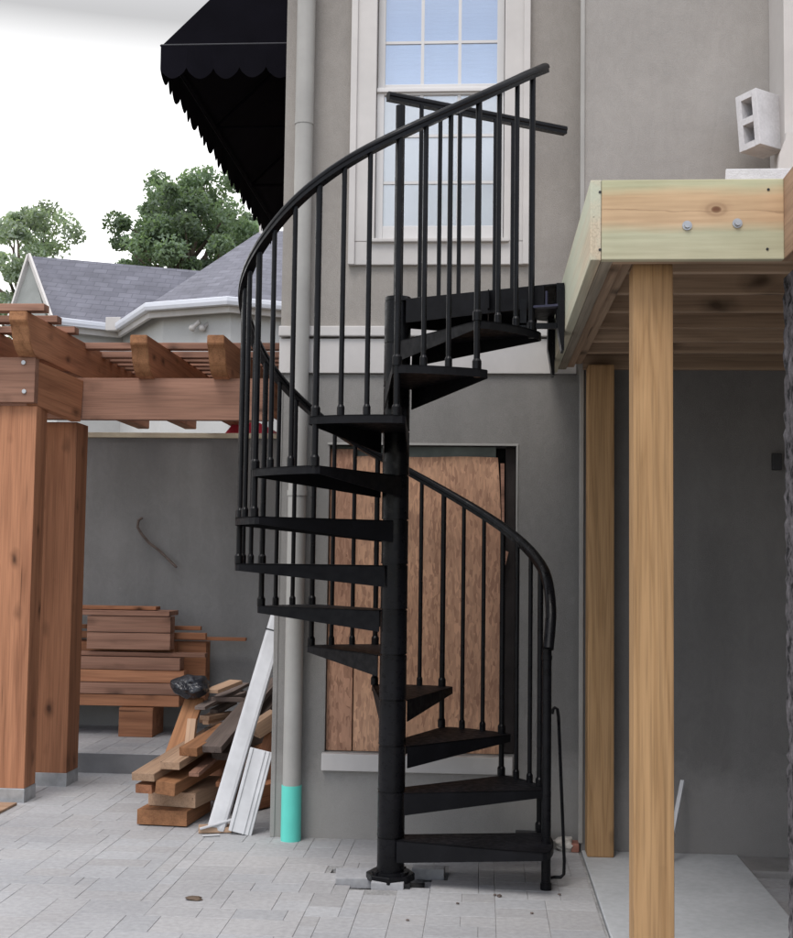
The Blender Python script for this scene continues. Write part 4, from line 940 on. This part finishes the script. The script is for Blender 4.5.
tree(-9.0, 28.5, 10.9, 1.2, 9.6, 23, M['leaf'], 'smaller green tree low above the ridge, left of the dense tree', 40, 260, .085)
tree(-6.1, 29.5, 11.6, 1.6, 9.6, 8, M['leaf'], 'green tree partly hidden behind the scalloped edge of the awning', 60, 300, .085)
tree(-12.4, 27.5, 11.9, 1.9, 9.5, 11, M['leaf_pale'], 'paler thin tree at the far left behind the gable', 75, 230, .085)
tree(-10.5, 29.5, 10.2, 1.1, 8.9, 17, M['leaf_pale'], 'low pale tree just right of the gable top', 34, 200, .085)

# ------------------------------------------------------------------ world, sun, camera
W = bpy.data.worlds.new('World'); S.world = W; W.use_nodes = True; nt = W.node_tree
bg = nt.nodes['Background']; out = nt.nodes['World Output']
EL, AZ = 58, 200     # sun elevation, compass direction the light comes from (front, a little left)
sky = N(nt, 'ShaderNodeTexSky', sky_type='NISHITA'); sky.sun_disc = False; sky.sun_elevation = R(EL); sky.sun_rotation = R(AZ); sky.dust_density = 2
L(nt, sky.outputs[0], bg.inputs[0]); bg.inputs[1].default_value = .12
# cloud deck: bright overcast, thinner behind the photographer
tc = N(nt, 'ShaderNodeTexCoord'); sp = N(nt, 'ShaderNodeSeparateXYZ'); L(nt, tc.outputs['Generated'], sp.inputs[0])
cn = N(nt, 'ShaderNodeTexNoise', i_Scale=2.2, i_Detail=6, i_Roughness=.55); L(nt, tc.outputs['Generated'], cn.inputs[0])
cm = N(nt, 'ShaderNodeMath', operation='MULTIPLY_ADD'); cm.inputs[1].default_value = .55; cm.inputs[2].default_value = .62; L(nt, sp.outputs[1], cm.inputs[0])
ca = N(nt, 'ShaderNodeMath', operation='MULTIPLY_ADD'); ca.inputs[1].default_value = .8; L(nt, cn.outputs[0], ca.inputs[0]); 
cb = N(nt, 'ShaderNodeMath', operation='SUBTRACT'); cb.inputs[1].default_value = .2; L(nt, cm.outputs[0], cb.inputs[0]); L(nt, cb.outputs[0], ca.inputs[2])
ca.use_clamp = True
bg2 = N(nt, 'ShaderNodeBackground'); bg2.inputs[1].default_value = 1.15
ccol = ramp(nt, sp.outputs[2], [(0, (1.0, 1.0, 1.0)), (.325, (1.0, 1.0, 1.0)), (.395, (.30, .30, .305)), (.47, (.5, .5, .52)), (.60, (.9, .9, .92)), (1, (.90, .91, .94))])
L(nt, ccol, bg2.inputs[0])
mx = N(nt, 'ShaderNodeMixShader'); L(nt, ca.outputs[0], mx.inputs[0]); L(nt, bg.outputs[0], mx.inputs[1]); L(nt, bg2.outputs[0], mx.inputs[2]); L(nt, mx.outputs[0], out.inputs[0])
sd = bpy.data.lights.new('sun', 'SUN'); sd.energy = .9; sd.angle = R(25); sd.color = (1, .97, .93)
so = bpy.data.objects.new('sun', sd); C.objects.link(so)
# Nishita: rotation 0 puts the sun at +Y, growing clockwise
dv = Vector((math.sin(R(AZ)) * math.cos(R(EL)), math.cos(R(AZ)) * math.cos(R(EL)), math.sin(R(EL))))
so.rotation_euler = dv.to_track_quat('Z', 'Y').to_euler()

cam = bpy.data.cameras.new('camera'); co_ = bpy.data.objects.new('camera', cam); C.objects.link(co_)
f_, D_, cx_, hc_, pit, yaw, rol = 1257.16, 6.15003, .43233, 1.55318, .0714229, .0696070, .0133289
cp, sp_, cy, sy = math.cos(pit), math.sin(pit), math.cos(yaw), math.sin(yaw)
F = Vector((-sy * cp, cy * cp, sp_)); R0 = Vector((cy, sy, 0)); U0 = R0.cross(F)
Rr = R0 * math.cos(rol) + U0 * math.sin(rol); Uu = U0 * math.cos(rol) - R0 * math.sin(rol)
mt = Matrix((Rr, Uu, -F)).transposed().to_4x4(); mt.translation = Vector((cx_, -D_, hc_)); co_.matrix_world = mt
cam.sensor_fit = 'HORIZONTAL'; cam.sensor_width = 36; cam.lens = 36 * f_ / 793; cam.clip_end = 400; cam.clip_start = .05
S.camera = co_
S.view_settings.view_transform = 'Standard'; S.view_settings.look = 'None'; S.view_settings.gamma = 1; S.view_settings.exposure = .8
S.view_settings.use_curve_mapping = False
